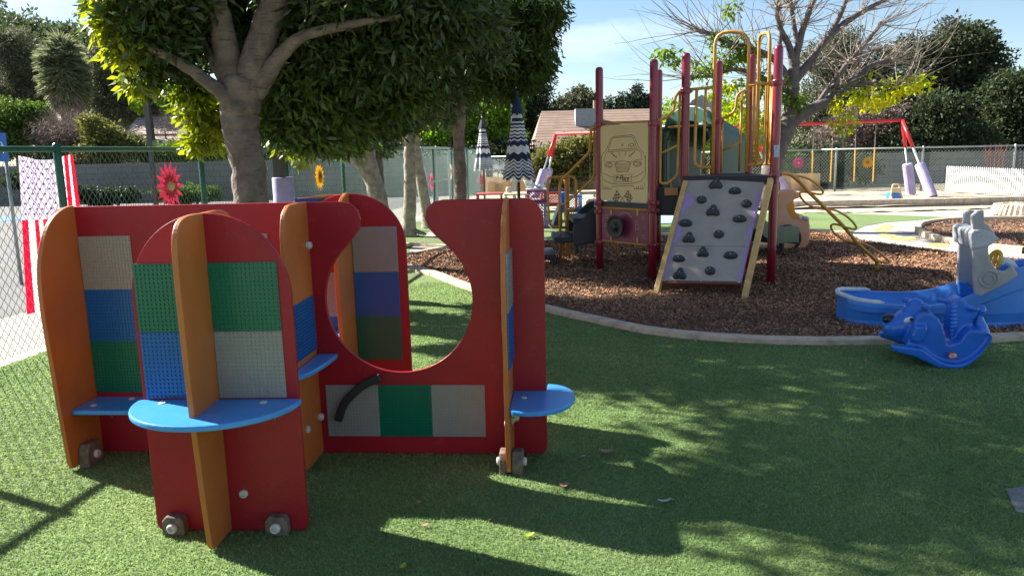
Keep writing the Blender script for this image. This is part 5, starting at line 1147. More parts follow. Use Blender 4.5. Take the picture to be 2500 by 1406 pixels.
over = [(-3.0, 6.6, 4.2, 1.5, 1.3, 1.0), (-2.0, 7.9, 4.2, 1.6, 1.3, .9), (-3.95, 5.9, 4.3, .9, .75, .6), (-2.6, 9.6, 4.2, 1.6, 1.1, .8), (-3.4, 8.4, 4.2, 1.2, 1.2, .9), (-1.4, 6.6, 4.0, 1.3, 1.2, .8), (-1.5, 5.4, 4.3, 1.3, .75, .6), (-2.8, 5.2, 4.4, 1.0, .5, .5), (-4.45, 5.6, 4.4, .55, .45, .35)]
crown('crown', over, 27000, .13, .055, FIC, t, 18, .27, .3, .1)
crown('backlit_leaves', [bl(272, 60, 6.4, .10), bl(300, 120, 6.6, .11, None, .10), bl(335, 190, 6.8, .11, None, .08), bl(270, 5, 6.4, .12), bl(480, 270, 7.6, .16, None, .10), bl(510, 300, 7.7, .17, None, .12), bl(505, 345, 7.8, .17, None, .08), bl(460, 225, 7.3, .16, None, .08), bl(742, 375, 7.7, .05, None, .07), bl(310, 95, 6.5, .12), bl(720, 340, 8, .2, None, .1)], 3600, .12, .042, FICY, t, 9, .12, .4, .2)

t = tree('leaning_tree', 'tree with leaning side limb and spotted pale trunk right of the lavender collar', A(915, 500, 9.6))
a = lambda x, y, Y=9.6: A(x, y, Y)
g = a(925, 500)
limbs('trunk', [([(g.x+.05, 9.6, -.05), a(925, 500), a(908, 430), a(897, 380), a(893, 330), a(900, 260)], [.17, .12, .105, .10, .09, .06]), ([a(912, 450), a(885, 405), a(850, 370), a(815, 340), a(790, 300)], [.09, .085, .075, .07, .04])], PBARK, t)
crown('crown', [bl(900, 330, 10, .45, None, .25), bl(870, 200, 10, .7), bl(960, 280, 10.5, .5, None, .3), bl(800, 300, 10, .45, None, .25), bl(900, 60, 10.5, 1.0)], 14000, .12, .042, FIC, t, 12, .16, .45, .2)
crown('crown', [(-2.1, 10.5, 4.15, 1.1, .9, .55), (-3.0, 11.0, 4.2, .8, .8, .5)], 9000, .13, .055, FIC, t, 14, .24, .3, .1)  # dense clumps above the view, added to shade the car panel
t = tree('slender_tree', 'straight brown trunk close behind the leaning tree', A(926, 520, 12)); g = A(926, 520, 12)
limbs('trunk', [([(g.x+.03, 12, -.05), g, A(922, 440, 12), A(918, 360, 12), A(912, 260, 12)], [.14, .105, .10, .09, .05])], GBARK, t)
crown('crown', [bl(920, 220, 12.5, .9, None, .6), bl(1010, 250, 12.5, .7, None, .5), bl(900, 100, 12.5, 1.2)], 9000, .13, .045, FIC, t, 12, .18, .45, .2)
t = tree('pale_trunk_tree', 'slim pale trunk with flared roots beside the kerb, seen through the panel gap', G(1000, 578)); g = G(1000, 577)
limbs('trunk', [([g+Vector((-.05, 0, -.03)), A(998, 545, g.y), A(1001, 450, g.y), A(1000, 380, g.y), A(1003, 300, g.y), A(1010, 200, g.y)], [.22, .12, .105, .10, .09, .05]), ([A(1002, 560, g.y), A(1040, 572, g.y-.1)], [.06, .02]), ([A(995, 560, g.y), A(975, 580, g.y-.1)], [.07, .02])], PBARK, t)
crown('crown', [bl(1040, 260, 13.6, .8, None, .35), bl(1000, 150, 13.5, 1.3), bl(1110, 190, 13, .9, None, .6), bl(1130, 60, 13, 1.2)], 14000, .13, .045, FIC, t, 12, .18, .45, .2)
t = tree('curved_trunk_tree', 'curved pale trunk just right of the slim pale trunk', G(1045, 556)); g = G(1045, 556)
limbs('trunk', [([g+Vector((.03, 0, -.03)), A(1042, 520, g.y), A(1030, 450, g.y), A(1017, 380, g.y), A(1012, 330, g.y), A(1020, 250, g.y)], [.18, .11, .105, .10, .08, .05])], PBARK, t)
crown('crown', [bl(1060, 230, 15.2, .8, None, .5), bl(1090, 120, 15, 1.2)], 6000, .14, .05, FIC, t, 12, .2, .4, .2)
t = tree('tall_trunk_tree', 'tall brown trunk rising left of the small umbrella', A(1123, 490, 12.5)); g = A(1124, 488, 12.5)
limbs('trunk', [([(g.x, 12.5, -.05), g, A(1124, 420, 12.5), A(1120, 350, 12.5), A(1122, 290, 12.5), A(1128, 200, 12.5)], [.15, .105, .10, .09, .10, .06])], mat('peeling_brown_bark', (.26, .19, .15), .9, c2=(.12, .085, .07), vs=9, bump=1, bs=16, bdist=.02), t)
crown('crown', [bl(1160, 170, 12.5, .6, None, .45), bl(1230, 110, 12.5, .75, None, .6), bl(1290, 60, 12.5, .6, None, .5), bl(1260, 190, 12.6, .42, None, .4), bl(1310, 150, 12.6, .32, None, .4), bl(1120, 60, 12.5, 1.0), bl(1090, 190, 12.3, .5, None, .35), bl(1320, 20, 12.4, .4)], 22000, .12, .036, leafmat('olive_tree_leaf', (.062, .095, .020), (.035, .065, .014), .3), t, 12, .16, .7, .2)

# ------------------------------------------------------------ pruned, nearly bare tree behind the play structure
t = tree('pruned_tree', 'nearly bare pollarded tree with long thin shoots behind the play structure', A(1878, 480, 13)); a = lambda x, y, Y=13: A(x, y, Y)
paths = [([a(1880, 498), a(1880, 440), a(1893, 380), a(1918, 320), a(1930, 270), a(1936, 210), a(1938, 160)], [.20, .17, .17, .165, .12, .11, .10]),
    ([a(1900, 345), a(1935, 300), a(1985, 265), a(2030, 243), a(2080, 198), a(2130, 160), a(2175, 148)], [.10, .12, .105, .09, .075, .05, .035]),
    ([a(2055, 215), a(2110, 205), a(2190, 210)], [.05, .045, .03]), ([a(1938, 200), a(1975, 155), a(2010, 105), a(2060, 60), a(2105, 30), a(2160, 0)], [.085, .075, .065, .055, .045, .03]),
    ([a(1938, 165), a(1925, 110), a(1905, 70), a(1897, 20), a(1915, -40)], [.08, .06, .045, .04, .02]), ([a(1938, 165), a(1955, 90), a(1975, 30), a(2000, -30)], [.08, .06, .05, .03]), ([a(2020, 95), a(2050, 40), a(2070, -10)], [.05, .045, .03]), ([a(1950, 120), a(1938, 60), a(1930, -10)], [.05, .04, .03]),
    ([a(1935, 210), a(1895, 150), a(1850, 125), a(1795, 110), a(1750, 88), a(1712, 77)], [.07, .06, .05, .045, .04, .03]), ([a(1895, 150), a(1903, 110), a(1908, 60)], [.045, .04, .03]), ([a(1932, 230), a(1870, 195), a(1800, 170), a(1740, 185), a(1690, 190)], [.05, .045, .035, .03, .02]),
    ([a(2030, 243), a(2050, 180), a(2100, 120), a(2150, 60)], [.05, .04, .03, .025]), ([a(1990, 262), a(2040, 190), a(2075, 150)], [.04, .035, .02])]
limbs('trunk', [(p, [q*.92 for q in r]) for p, r in paths], mat('blue_grey_bark', (.14, .118, .11), .9, c2=(.09, .075, .075), vs=7, bump=.8, bs=18, bdist=.02), t)
tw = MB(); knobs = [(2180, 148, 1), (2190, 210, 1), (2140, 160, 1), (2160, 0, .8), (2105, 30, .6), (1897, 20, .2), (1712, 77, -1), (1750, 88, -.8), (1800, 115, -.6), (1690, 190, -1), (1740, 185, -.8), (1908, 60, 0), (2000, -20, .3), (2070, 0, .5), (2150, 60, .9), (2075, 150, .5), (2100, 120, .7), (1935, 20, 0), (1850, 125, -.4), (2050, 215, .4), (1960, 60, .2), (1860, 190, -.5), (1985, 170, .2)]
lk = [a(x, y) for x, y, _ in knobs]
for (x, y, s_), p in zip(knobs, lk):
    tw.ball(p, .05, 8, 6)
    for k in range(random.randint(13, 19)):
        L = random.uniform(.5, 1.5)*(1.15 if abs(s_) > .7 else 1); az = random.gauss(0, .9); d = Vector((s_*1.1+random.gauss(0, .5), random.gauss(0, .8), random.uniform(-.15, 1.0)))
        d.normalize(); q = p.copy(); P = [q.copy()]; nseg = 6; bend = Vector((random.gauss(0, .10), random.gauss(0, .08), random.uniform(-.02, .20)))
        for i in range(nseg): q = q+d*L/nseg; P.append(q.copy()); d = (d+bend+Vector(rng.normal(0, .07, 3))).normalized()
        r0 = random.uniform(.006, .011); tw.tube(P, [r0*(1-.75*i/nseg) for i in range(nseg+1)], 4, caps=False)
for i in range(170):
    pth = random.choice(paths); s_ = random.random()*(len(pth[0])-1.01); i0 = int(s_); 
    if i0 < 2 and pth is paths[0]: continue
    p = Vector(pth[0][i0]).lerp(Vector(pth[0][i0+1]), s_-i0); d = Vector(rng.normal(0, 1, 3)); d.z = abs(d.z)*.6; d.normalize(); L = random.uniform(.2, .9); P = [p]; 
    for k in range(4): P.append(P[-1]+d*L/4); d = (d+Vector(rng.normal(0, .25, 3))).normalized()
    tw.tube(P, [.007, .006, .005, .004, .002], 4, caps=False)
tw.build('twigs', mat('pale_twig', (.26, .21, .17), .85), t, merge=False)
YLF = leafmat('yellowing_leaf', (.34, .34, .02), (.16, .26, .02), .5, .5)
crown('leaves', [bl(2220, 205, 13, .42, .3, .14), bl(2150, 235, 13, .42, .3, .2), bl(2080, 230, 13, .3, .25, .16), bl(2060, 290, 12.8, .16, .15, .22), bl(2040, 250, 13, .2, .15, .12), bl(1770, 210, 13, .3, .25, .2), bl(1800, 270, 13.2, .3, .3, .25), bl(1860, 310, 13.2, .3, .3, .3), bl(2110, 175, 13, .15, .1, .06)], 1500, .11, .045, YLF, t, 9, .12, .8, .2)
crown('leaves', [bl(1625, 125, 12.8, .22, .15, .07), bl(1660, 145, 12.8, .2, .15, .07), bl(1780, 95, 13, .35, .2, .12), bl(1820, 130, 13, .3, .2, .12), bl(1870, 210, 13, .3, .3, .2), bl(1760, 150, 13, .3, .2, .12), bl(1700, 175, 13, .2, .2, .1), bl(1790, 20, 13, .12, .1, .1), bl(1940, 250, 12.9, .2, .2, .2)], 1700, .11, .04, leafmat('light_green_leaf', (.13, .21, .03), (.08, .14, .02), .45), t, 9, .14, .8, .2)

# ------------------------------------------------------------ walls and houses beyond
def block_mat(name, c, c2, sx=.4, sz=.2):
    m = mat(name, c, .9, c2=c2, vs=.6, bump=.3, bs=40); n = m.node_tree.nodes; l = m.node_tree.links; b = n['Principled BSDF']; co = n['Texture Coordinate']
    mp_ = n.new('ShaderNodeMapping'); mp_.inputs['Rotation'].default_value = (math.radians(90), 0, 0); l.new(co.outputs['Object'], mp_.inputs['Vector'])
    br = n.new('ShaderNodeTexBrick'); br.inputs['Scale'].default_value = 1; br.inputs['Brick Width'].default_value = sx; br.inputs['Row Height'].default_value = sz; br.inputs['Mortar Size'].default_value = .012
    br.inputs['Color1'].default_value = (1, 1, 1, 1); br.inputs['Color2'].default_value = (.88, .88, .88, 1); br.inputs['Mortar'].default_value = (.6, .6, .6, 1)
    l.new(mp_.outputs['Vector'], br.inputs['Vector']); src = b.inputs['Base Color'].links[0].from_socket; mu = n.new('ShaderNodeMixRGB'); mu.blend_type = 'MULTIPLY'; mu.inputs['Fac'].default_value = 1
    l.new(src, mu.inputs['Color1']); l.new(br.outputs['Color'], mu.inputs['Color2']); l.new(mu.outputs['Color'], b.inputs['Base Color']); return m
BLK = block_mat('grey_block', (.22, .21, .20), (.16, .155, .15))
b = MB(); b.box((-11.5, 27, .66), (21, .2, 1.32)); o = b.build('block_wall', BLK, center=False); tag(o, 'long grey block wall beyond the parking lot', 'wall')
b = MB(); b.box((13.5, 27.5, .52), (26, .2, 1.04)); o = b.build('block_wall', BLK, center=False); tag(o, 'lower grey block wall behind the far fence at the right', 'wall')
def roof_mat(name, c, c2, row=.36):
    m = mat(name, c, .85, c2=c2, vs=1.5, bump=.2, bs=8); n = m.node_tree.nodes; l = m.node_tree.links; b = n['Principled BSDF']; co = n['Texture Coordinate']; sx = n.new('ShaderNodeSeparateXYZ'); l.new(co.outputs['Object'], sx.inputs[0])
    d = n.new('ShaderNodeMath'); d.operation = 'DIVIDE'; d.inputs[1].default_value = row; l.new(sx.outputs['Z'], d.inputs[0]); f = n.new('ShaderNodeMath'); f.operation = 'FRACT'; l.new(d.outputs[0], f.inputs[0])
    g_ = n.new('ShaderNodeMath'); g_.operation = 'LESS_THAN'; g_.inputs[1].default_value = .22; l.new(f.outputs[0], g_.inputs[0]); src = b.inputs['Base Color'].links[0].from_socket
    mu = n.new('ShaderNodeMixRGB'); mu.inputs['Color2'].default_value = (c[0]*.35, c[1]*.32, c[2]*.3, 1); l.new(g_.outputs[0], mu.inputs['Fac']); l.new(src, mu.inputs['Color1']); l.new(mu.outputs['Color'], b.inputs['Base Color']); return m
ROOF = roof_mat('brown_roof_tile', (.33, .23, .17), (.24, .16, .12), .155); STU = mat('grey_stucco', (.30, .31, .33), .9, bump=.2); WALLM = mat('beige_stucco', (.36, .30, .22), .9)
# right house
Yh = 42.0; L0 = A(1300, 362, Yh); L1 = A(1322, 272, Yh+4); R0 = A(1690, 362, Yh); R1 = A(1690, 266, Yh+4)
t = thing('house', 'house with long brown tiled roof and grey chimney behind the far fence', 'house', ((L0.x+R0.x)/2, Yh+4, 0)); z0 = L0.z-.0
b = MB(); b.add([(L0.x, Yh, z0), (R0.x+2, Yh, z0), (R1.x+1, Yh+4, L1.z), (L1.x, Yh+4, L1.z), (L0.x, Yh+8, z0), (R0.x+2, Yh+8, z0), (L0.x, Yh, z0-.15), (R0.x+2, Yh, z0-.15), (L0.x, Yh+8, z0-.15), (R0.x+2, Yh+8, z0-.15)], [(0,1,2,3),(4,3,2,5),(0,3,4),(1,5,2),(0,6,7,1),(4,5,9,8),(0,4,8,6),(6,8,9,7)]); b.build('roof', ROOF, t, merge=False)
b = MB(); b.box(((L0.x+R0.x)/2+1, Yh+4, (z0-.16)/2), (R0.x-L0.x+1, 7.2, z0-.16)); b.build('wall', WALLM, t)
ca = A(1405, 266, Yh+2.2); cb_ = A(1465, 266, Yh+2.2); b = MB(); b.box(((ca.x+cb_.x)/2, Yh+2.6, (ca.z+2.0)/2), (cb_.x-ca.x, .8, ca.z-2.0)); b.build('chimney', STU, t)
p = A(1452, 250, Yh+4.5); b = MB(); b.tube([(p.x, Yh+4.5, 2.5), (p.x, Yh+4.5, p.z+.1)], .1, 8); b.build('vent_pipe', mat('rust_pipe', (.4, .25, .2), .7), t)
# left houses
def hip(label, x0, x1, yt, yb, Yq, xt0, chim=None, tm=ROOF):
    a0 = A(x0, yb, Yq); a1 = A(x1, yb, Yq); r0 = A(xt0, yt, Yq+3.5); r1 = A(x1-30, yt, Yq+3.5); t = thing('house', label, 'house', ((a0.x+a1.x)/2, Yq+3.5, 0)); z0 = a0.z
    b = MB(); b.add([(a0.x, Yq, z0), (a1.x, Yq, z0), (a1.x, Yq+7, z0), (a0.x, Yq+7, z0), (r0.x, Yq+3.5, r0.z), (r1.x, Yq+3.5, r0.z)], [(0,1,5,4),(1,2,5),(2,3,4,5),(3,0,4),(3,2,1,0)]); b.build('roof', tm, t, merge=False)
    b = MB(); b.box(((a0.x+a1.x)/2, Yq+3.5, z0/2-.02), (a1.x-a0.x-.6, 6.2, z0-.04)); b.build('wall', WALLM, t)
    if chim:
        p = A(chim[0], chim[1], Yq+1); q = A(chim[2], chim[1], Yq+1); b = MB(); b.box(((p.x+q.x)/2, Yq+1.2, (p.z+1.2)/2), (q.x-p.x, .7, p.z-1.2)); c_ = b.build('chimney', STU, t, bevel=.02)
        b = MB(); b.tube([((p.x+q.x)/2-.1, Yq+1.2, p.z), ((p.x+q.x)/2-.1, Yq+1.2, p.z+.35)], .12, 10); b.box(((p.x+q.x)/2-.1, Yq+1.2, p.z+.42), (.42, .4, .12)); b.build('chimney_cap', DB, c_)
ROOFG = roof_mat('greyish_roof_tile', (.42, .33, .28), (.32, .24, .20), .17)
hip('house with hipped greyish tile roof and dark capped chimney left of the big tree', 300, 520, 281, 330, 40, 340, (272, 322, 314), ROOFG)
hip('lower roof nearer the parking lot, between the tall lamp and the big tree', 325, 560, 334, 392, 33, 335, None, roof_mat('lower_roof_tile', (.50, .41, .34), (.38, .30, .25), .13))
hip('low distant roof just right of the leafy shrubs at the left', 118, 185, 280, 296, 48, 130, None, ROOFG)

# ------------------------------------------------------------ hill and far mountain
def ridge(name, prof, Y0, Y1, m, amp=1.5):
    b = MB(); nx = 50; ny = 14; xs = np.linspace(prof[0][0], prof[-1][0], nx); hz = np.interp(xs, [p[0] for p in prof], [p[1] for p in prof]); vs = []
    for j in range(ny):
        t_ = j/(ny-1); y = Y0+(Y1-Y0)*t_; s_ = math.sin(math.pi/2*min(1, t_*1.15))
        for i in range(nx): vs.append((xs[i]*(y/Y1), y, CAMH-1.5+(hz[i]-CAMH-1.5)*.9*(y/Y1)*(.25+.75*t_)*(1+.03*math.sin(i*.9+j))+rng.normal(0, amp*.2)))
    b.add(vs, [(j*nx+i, j*nx+i+1, (j+1)*nx+i+1, (j+1)*nx+i) for j in range(ny-1) for i in range(nx-1)]); o = b.build(name, m, center=False, smooth=True, merge=False); o['kind'] = 'structure'; return np.array(vs)
HILLM = mat('hill_scrub', (.05, .065, .03), .95, c2=(.07, .08, .04), vs=.08)
def hp(x, y, Y): p = A(x, y, Y); return (p.x, p.z)
Yr = 130
prof = [(-170, 30), hp(0, 15, Yr), hp(60, 40, Yr), hp(120, 55, Yr), hp(200, 85, Yr), hp(260, 120, Yr), hp(400, 190, Yr), hp(700, 260, Yr), hp(1000, 330, Yr)]
hv = ridge('hill', prof, 62, Yr, HILLM, 1.0)
k = np.concatenate([rng.choice(len(hv), 420), rng.choice(np.arange(len(hv)//2, len(hv)), 320)]); bls = []
for i in k:
    if hv[i][2] > 2: r = rng.uniform(2.0, 4.0); bls.append((hv[i][0]+rng.normal(0, 2), hv[i][1]-1, hv[i][2]*1.10+3.9-r*.6, r, r, r*.75))
HG = leafmat('hazy_hill_leaf', (.10, .13, .055), (.065, .09, .045), .2)  # leaf colours lightened to stand in for haze over the distance
hs = crown('hillside_trees', bls, 170000, .8, .4, HG, None, 16, .9, .1, .5); tag(hs, 'dark green wooded slope of the hill at the upper left', 'woods', kind='stuff')
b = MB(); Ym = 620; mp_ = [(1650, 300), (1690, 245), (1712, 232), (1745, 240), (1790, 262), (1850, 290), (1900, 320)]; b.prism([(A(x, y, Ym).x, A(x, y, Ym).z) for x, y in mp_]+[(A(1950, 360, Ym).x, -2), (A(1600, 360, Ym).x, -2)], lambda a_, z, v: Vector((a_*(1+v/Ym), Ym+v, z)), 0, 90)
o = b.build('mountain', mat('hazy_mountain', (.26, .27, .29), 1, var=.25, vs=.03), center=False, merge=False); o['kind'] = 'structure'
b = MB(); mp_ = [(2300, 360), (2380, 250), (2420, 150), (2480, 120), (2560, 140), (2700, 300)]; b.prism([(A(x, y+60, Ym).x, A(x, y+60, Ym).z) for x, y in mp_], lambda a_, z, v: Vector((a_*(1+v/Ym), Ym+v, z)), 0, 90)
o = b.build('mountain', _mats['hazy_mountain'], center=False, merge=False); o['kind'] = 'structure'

# ------------------------------------------------------------ background trees and shrubs, each on its own
G1 = leafmat('dark_evergreen_leaf', (.048, .068, .028), (.026, .040, .018), .2); G2 = leafmat('mid_green_leaf', (.075, .13, .022), (.045, .085, .018), .3); G3 = leafmat('bright_green_leaf', (.17, .27, .03), (.10, .19, .025), .45)
G4 = leafmat('grey_green_leaf', (.115, .125, .07), (.07, .08, .045), .2); G5 = leafmat('blue_green_conifer_leaf', (.030, .048, .026), (.016, .028, .016), .15); G6 = leafmat('olive_shrub_leaf', (.15, .15, .04), (.07, .085, .025), .3); TWG = leafmat('bare_twig_tangle', (.19, .15, .12), (.12, .09, .075), .1)
def btree(name, label, px, Y, top, blobs, n, L, W, m, tr=.15, bark=DBARK, group=None, cr=.35, per=14, base_px=None, cat='tree', droop=.2):
    p = A(px, 300, Y); t = thing(name, label, cat, (p.x, Y, 0), group)
    limbs('trunk', [([Vector((p.x, Y, -.05)), Vector((p.x+.05, Y, A(px, top, Y).z*.5)), Vector((p.x, Y, A(px, top, Y).z*.85))], [tr, tr*.8, tr*.3])], bark, t, 8)
    crown('crown', [bl(*q) for q in blobs], n, L, W, m, t, per, cr, droop, .35); return t
btree('dark_conifer', 'tall dark conifer between the row of trees and the tiled roof', 1300, 54, 60, [(1290,340,54,1.80,None,1.65),(1310,290,54,1.65,None,1.35),(1290,230,54,1.72,None,1.50),(1305,170,54,1.35,None,1.35),(1300,110,54,1.12,None,1.35),(1290,50,54,1.20,None,1.35),(1345,300,54,0.90,None,0.75),(1250,300,54,1.50,None,1.50),(1235,200,54,1.50,None,1.50),(1360,345,54,0.90,None,0.90)], 26000, .30, .10, G5, .3, cr=.45)
btree('bright_green_tree', 'bright green leafy tree behind the small umbrella', 1190, 29, 210, [(1170,290,29,.9),(1220,260,29,.8),(1150,340,29,.9),(1230,340,29,.8),(1060,350,29,.8,None,.6),(1085,320,29,.6),(1200,220,29,.5),(1130,270,29,.7)], 16000, .17, .10, G3, .15, cr=.28)
btree('dark_shrub', 'dark green shrub mass under the bright green tree', 1090, 28, 340, [(1060,400,28,.7,None,.5),(1120,390,28,.8,None,.5),(1200,380,28,.9,None,.5),(1260,370,28,.8,None,.5),(1010,380,28,.7)], 9000, .14, .07, G1, .1, cr=.3, cat='shrub')
for i, (px, Y, lb, bb, n, m) in enumerate((
    (1335, 25.5, 'leafy green shrub behind the far fence left of the tall maroon post', [(1320,400,25.5,.5),(1350,385,25.5,.5),(1380,395,25.5,.5,None,.5),(1340,440,25.5,.6,None,.4)], 6000, G6),
    (1430, 25.5, 'tall light shrub in front of the tiled roof, behind the swing frame bar', [(1400,360,25.5,.45),(1440,350,25.5,.4),(1430,400,25.5,.6),(1470,410,25.5,.5),(1410,430,25.5,.5)], 7000, G6),
    (1720, 26, 'shrubs seen through the green slide hood', [(1660,400,26,.7),(1720,390,26,.7),(1780,400,26,.7),(1850,390,26,.8),(1900,400,26,.7)], 9000, G2),
    (1655, 34, 'yellow green tree beyond the slide hood, right of the roof', [(1640,270,34,.6),(1660,300,34,.8),(1630,330,34,.8),(1800,300,34,1.1),(1780,240,34,.7),(1760,330,34,1),(1720,350,34,1)], 9000, G3),
    (1980, 26.5, 'dark hedge behind the far fence right of the pruned tree trunk', [(1960,400,26.5,.7),(2030,400,26.5,.8),(2100,410,26.5,.6),(2000,440,26.5,.6)], 7000, G1))):
    btree('leafy_shrub', lb, px, Y, 350, bb, n, .14, .07, m, .08, cr=.22, cat='shrub')
btree('large_oak', 'broad dark oak with tall crown at the upper right', 2350, 34, 60, [(2340,110,34,1.2,None,1.0),(2290,160,34,1.3,None,1.1),(2400,160,34,1.1,None,1.0),(2250,220,34,1.3),(2350,230,34,1.6),(2230,120,34,.6),(2390,95,34,.6),(2430,230,34,1.0),(2300,300,34,1.5),(2400,320,34,1.4)], 42000, .20, .09, leafmat('oak_leaf', (.062, .080, .035), (.030, .042, .02), .2), .4, cr=.4)
btree('dark_evergreen', 'very dark evergreen at the far right edge beyond the picket fence', 2460, 31, 200, [(2460,250,31,1.0,None,1.2),(2500,300,31,1.2,None,1.5),(2440,330,31,1.0),(2520,200,31,.8),(2390,360,31,.9)], 16000, .18, .08, G1, .3, cr=.35)
btree('dark_evergreen', 'dense dark evergreen right of the swing frame corner', 2290, 29, 240, [(2260,330,29,1.0),(2330,340,29,1.0),(2300,270,29,.9),(2380,350,29,.8),(2210,350,29,.8),(2280,380,29,.8)], 17000, .17, .08, G1, .25, cr=.32)
btree('grey_tree', 'grey brown thin leaved tree behind the red swing bar', 2130, 30, 150, [(2120,300,30,1.1),(2060,330,30,1.0),(2180,300,30,1.0),(2140,370,30,1.0),(2050,390,30,.8),(2200,380,30,.8)], 15000, .16, .05, TWG, .25, GBARK, cr=.35)
btree('grey_green_tree', 'grey green tree behind the pruned tree', 2080, 36, 60, [(2070,180,36,1.3),(2010,150,36,1.1),(2130,210,36,1.2),(2000,250,36,1.3),(2100,290,36,1.3),(1970,330,36,1.2),(2060,110,36,.9),(2160,150,36,.9)], 26000, .18, .06, G4, .3, GBARK, cr=.4)
btree('distant_tree', 'round distant tree on the skyline left of the first maroon post', 1420, 75, 215, [(1420,245,75,1.3,None,1.2),(1405,262,75,1.2),(1440,262,75,1.3),(1375,262,75,1.1,None,.9)], 5000, .40, .2, G4, .3, cr=.5)
for i, (px, tp) in enumerate(((1527, 222), (1556, 212), (1585, 235), (1490, 245))):
    btree('distant_pine', ['pointed distant pine with thin top, middle of the skyline group', 'tallest distant pine of the skyline group right of the chimney', 'rightmost distant pine against the second maroon post', 'smallest distant pine just right of the first maroon post'][i], px, 80, tp, [(px, tp+8, 80, .35, None, .6), (px-3, tp+25, 80, .9, None, .5), (px+4, tp+38, 80, 1.2, None, .5), (px, tp+50, 80, 1.6, None, .6)], 2600, .4, .14, G5, .3, cr=.4)
# left side
btree('cypress_tree', 'feathery grey green cypress at the top left edge', 40, 44, 70, [(45,95,44,.7,None,.5),(25,130,44,1.1,None,.5),(60,165,44,1.2,None,.5),(25,200,44,1.5,None,.6),(70,225,44,1.2,None,.5),(40,260,44,1.6,None,.6),(-10,100,44,.9)], 17000, .22, .06, G4, .35, cr=.45, droop=.5)
btree('cypress_tree', 'feathery grey green cypress between the fan palm and the big tree', 260, 44, 120, [(245,135,44,.7,None,.6),(260,170,44,1.0,None,.5),(235,205,44,1.1,None,.5),(290,195,44,.9,None,.5),(265,240,44,1.3,None,.5),(315,160,44,.6),(310,235,44,1.0,None,.5),(285,275,44,1.4,None,.6),(380,190,44,.8),(400,250,44,1.3,None,.6),(355,270,44,1.2,None,.6),(330,130,44,.5)], 20000, .22, .06, G4, .35, cr=.45, droop=.5)
btree('lime_shrub', 'lime green small tree just above the lamp head', 368, 36, 180, [(365,208,36,.60,None,.40),(385,215,36,.4,None,.3),(350,220,36,.35,None,.25),(420,240,36,.6),(340,260,36,.3)], 5000, .15, .08, G3, .1, cr=.25)
btree('leafy_shrub', 'rounded green shrub with bright top at the left edge above the fence', 40, 31, 245, [(30,290,31,1.1,None,.7),(80,290,31,.8,None,.6),(20,340,31,1.4,None,.8),(90,340,31,1.0,None,.8)], 15000, .15, .08, G2, .12, cr=.3, cat='shrub')
btree('bare_shrub', 'tangle of bare brown twigs between the green shrub and the chimney', 175, 30, 285, [(170,320,30,1.0,None,.6),(210,340,30,1.0,None,.5),(130,330,30,.6)], 9000, .3, .012, TWG, .08, GBARK, cr=.5, cat='shrub')
btree('leafy_shrub', 'olive green shrub in front of the low wall below the chimney', 265, 29, 300, [(225,300,29,.45,None,.3),(260,335,29,.7,None,.45),(310,350,29,.6,None,.3),(240,370,29,.9,None,.35),(340,370,29,.6,None,.25)], 9000, .14, .07, G6, .08, cr=.25, cat='shrub')
btree('bare_shrub', 'grey bare branched shrub in front of the hipped roof', 400, 36, 290, [(400,310,36,.9,None,.4),(440,300,36,.9,None,.5),(450,250,36,.8)], 2200, .35, .012, TWG, .08, GBARK, cr=.5, cat='shrub')
hedge = [(90,440,'dark clipped hedge behind the flag'), (265,476,'dark clipped hedge in front of the block wall left of the crimson flower'), (462,472,'green clipped hedge right of the crimson flower')]
for px, py, lb in hedge: btree('hedge', lb, px, 24.5, py, [(px-45,py,24.5,.5,.4,.25),(px,py,24.5,.5,.4,.25),(px+45,py,24.5,.45,.4,.22),(px-20,py+10,24.5,.5,.4,.2)], 7000, .09, .05, G1 if px < 400 else G2, .05, cr=.12, cat='hedge')
for i, (px, m, lb) in enumerate(((200, G1, 'dark shrub over the block wall behind the fence post by the flag'), (450, G2, 'green shrub over the block wall left of the big trunk'), (720, G1, 'dark shrub beyond the block wall right of the big trunk'), (850, G1, 'dark shrub beyond the block wall behind the leaning limb'), (960, TWG, 'brown grey shrub beyond the block wall behind the pale trunks'))):
    btree('leafy_shrub', lb, px, 29.5, 385, [(px-60,378,29.5,.9,None,.35),(px,372,29.5,.9,None,.4),(px+60,376,29.5,.9,None,.38)], 7000, .14, .07, m, .06, cr=.25, cat='shrub')
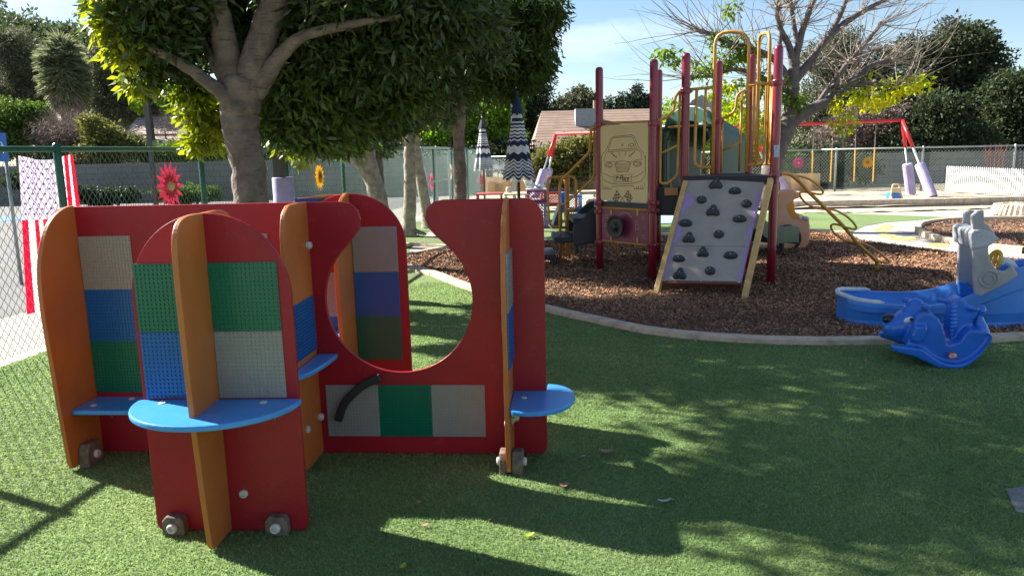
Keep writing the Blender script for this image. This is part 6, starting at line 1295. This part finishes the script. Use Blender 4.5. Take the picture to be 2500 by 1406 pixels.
btree('background_tree', 'dark tree filling the space behind the canopy right of the trunk', 800, 40, 250, [(700,320,40,1.8),(800,300,40,2),(900,310,40,2),(980,340,40,1.5),(850,230,40,2),(1000,270,40,1.6)], 18000, .24, .11, G2, .3, cr=.45)
# fan palm with dry skirt
p = A(170, 300, 37); t = tree('fan_palm', 'shaggy fan palm with a hanging skirt of dry fronds at the left', (p.x, 37)); zt0 = A(155, 150, 37).z; zb0 = A(165, 275, 37).z
limbs('trunk', [([(p.x, 37, 0), (p.x, 37, zt0*.5), (p.x, 37, zt0)], [.4, .35, .3])], DBARK, t)
def fronds(name, n, m, z0, z1, el0, el1, L):
    V = []; Q = []; 
    for i in range(n):
        az = random.uniform(0, 2*math.pi); f_ = random.random(); el = math.radians(el0+(el1-el0)*f_); z = z0+(z1-z0)*random.random(); d = Vector((math.cos(az)*math.cos(el), math.sin(az)*math.cos(el), math.sin(el))); s_ = Vector((-math.sin(az), math.cos(az), 0))
        st = Vector((p.x, 37, z))+d*L*.45; 
        for k in range(-7, 8):
            a_ = k/7*1.15; dd = (d*math.cos(a_)+s_*math.sin(a_)).normalized(); ee = st+dd*L*.55+Vector((0, 0, -.22*L*random.uniform(.4, 1.1))); w_ = dd.cross(d if abs(a_) > .01 else UP).normalized()*.03 if abs(a_) > .01 else s_*.03; w_ = s_*.055 if abs(k) < 4 else Vector((0, 0, .055)); j = len(V); V += [st-w_, st+w_, ee+w_*.3, ee-w_*.3]; Q.append((j, j+1, j+2, j+3))
        j = len(V); V += [Vector((p.x, 37, z))-s_*.02, Vector((p.x, 37, z))+s_*.02, st+s_*.02, st-s_*.02]; Q.append((j, j+1, j+2, j+3))
    return fastmesh(name, np.array([tuple(v) for v in V]), np.array(Q), rng.random(len(Q)), m, t)
fronds('fronds', 150, leafmat('palm_frond', (.17, .19, .10), (.10, .12, .07), .3), zt0-1.1, zt0+.3, -60, 80, 1.35); fronds('dry_skirt', 260, leafmat('dry_frond', (.40, .32, .27), (.26, .20, .17), .2), zb0+1.1, zt0-.7, -88, -45, 1.15)
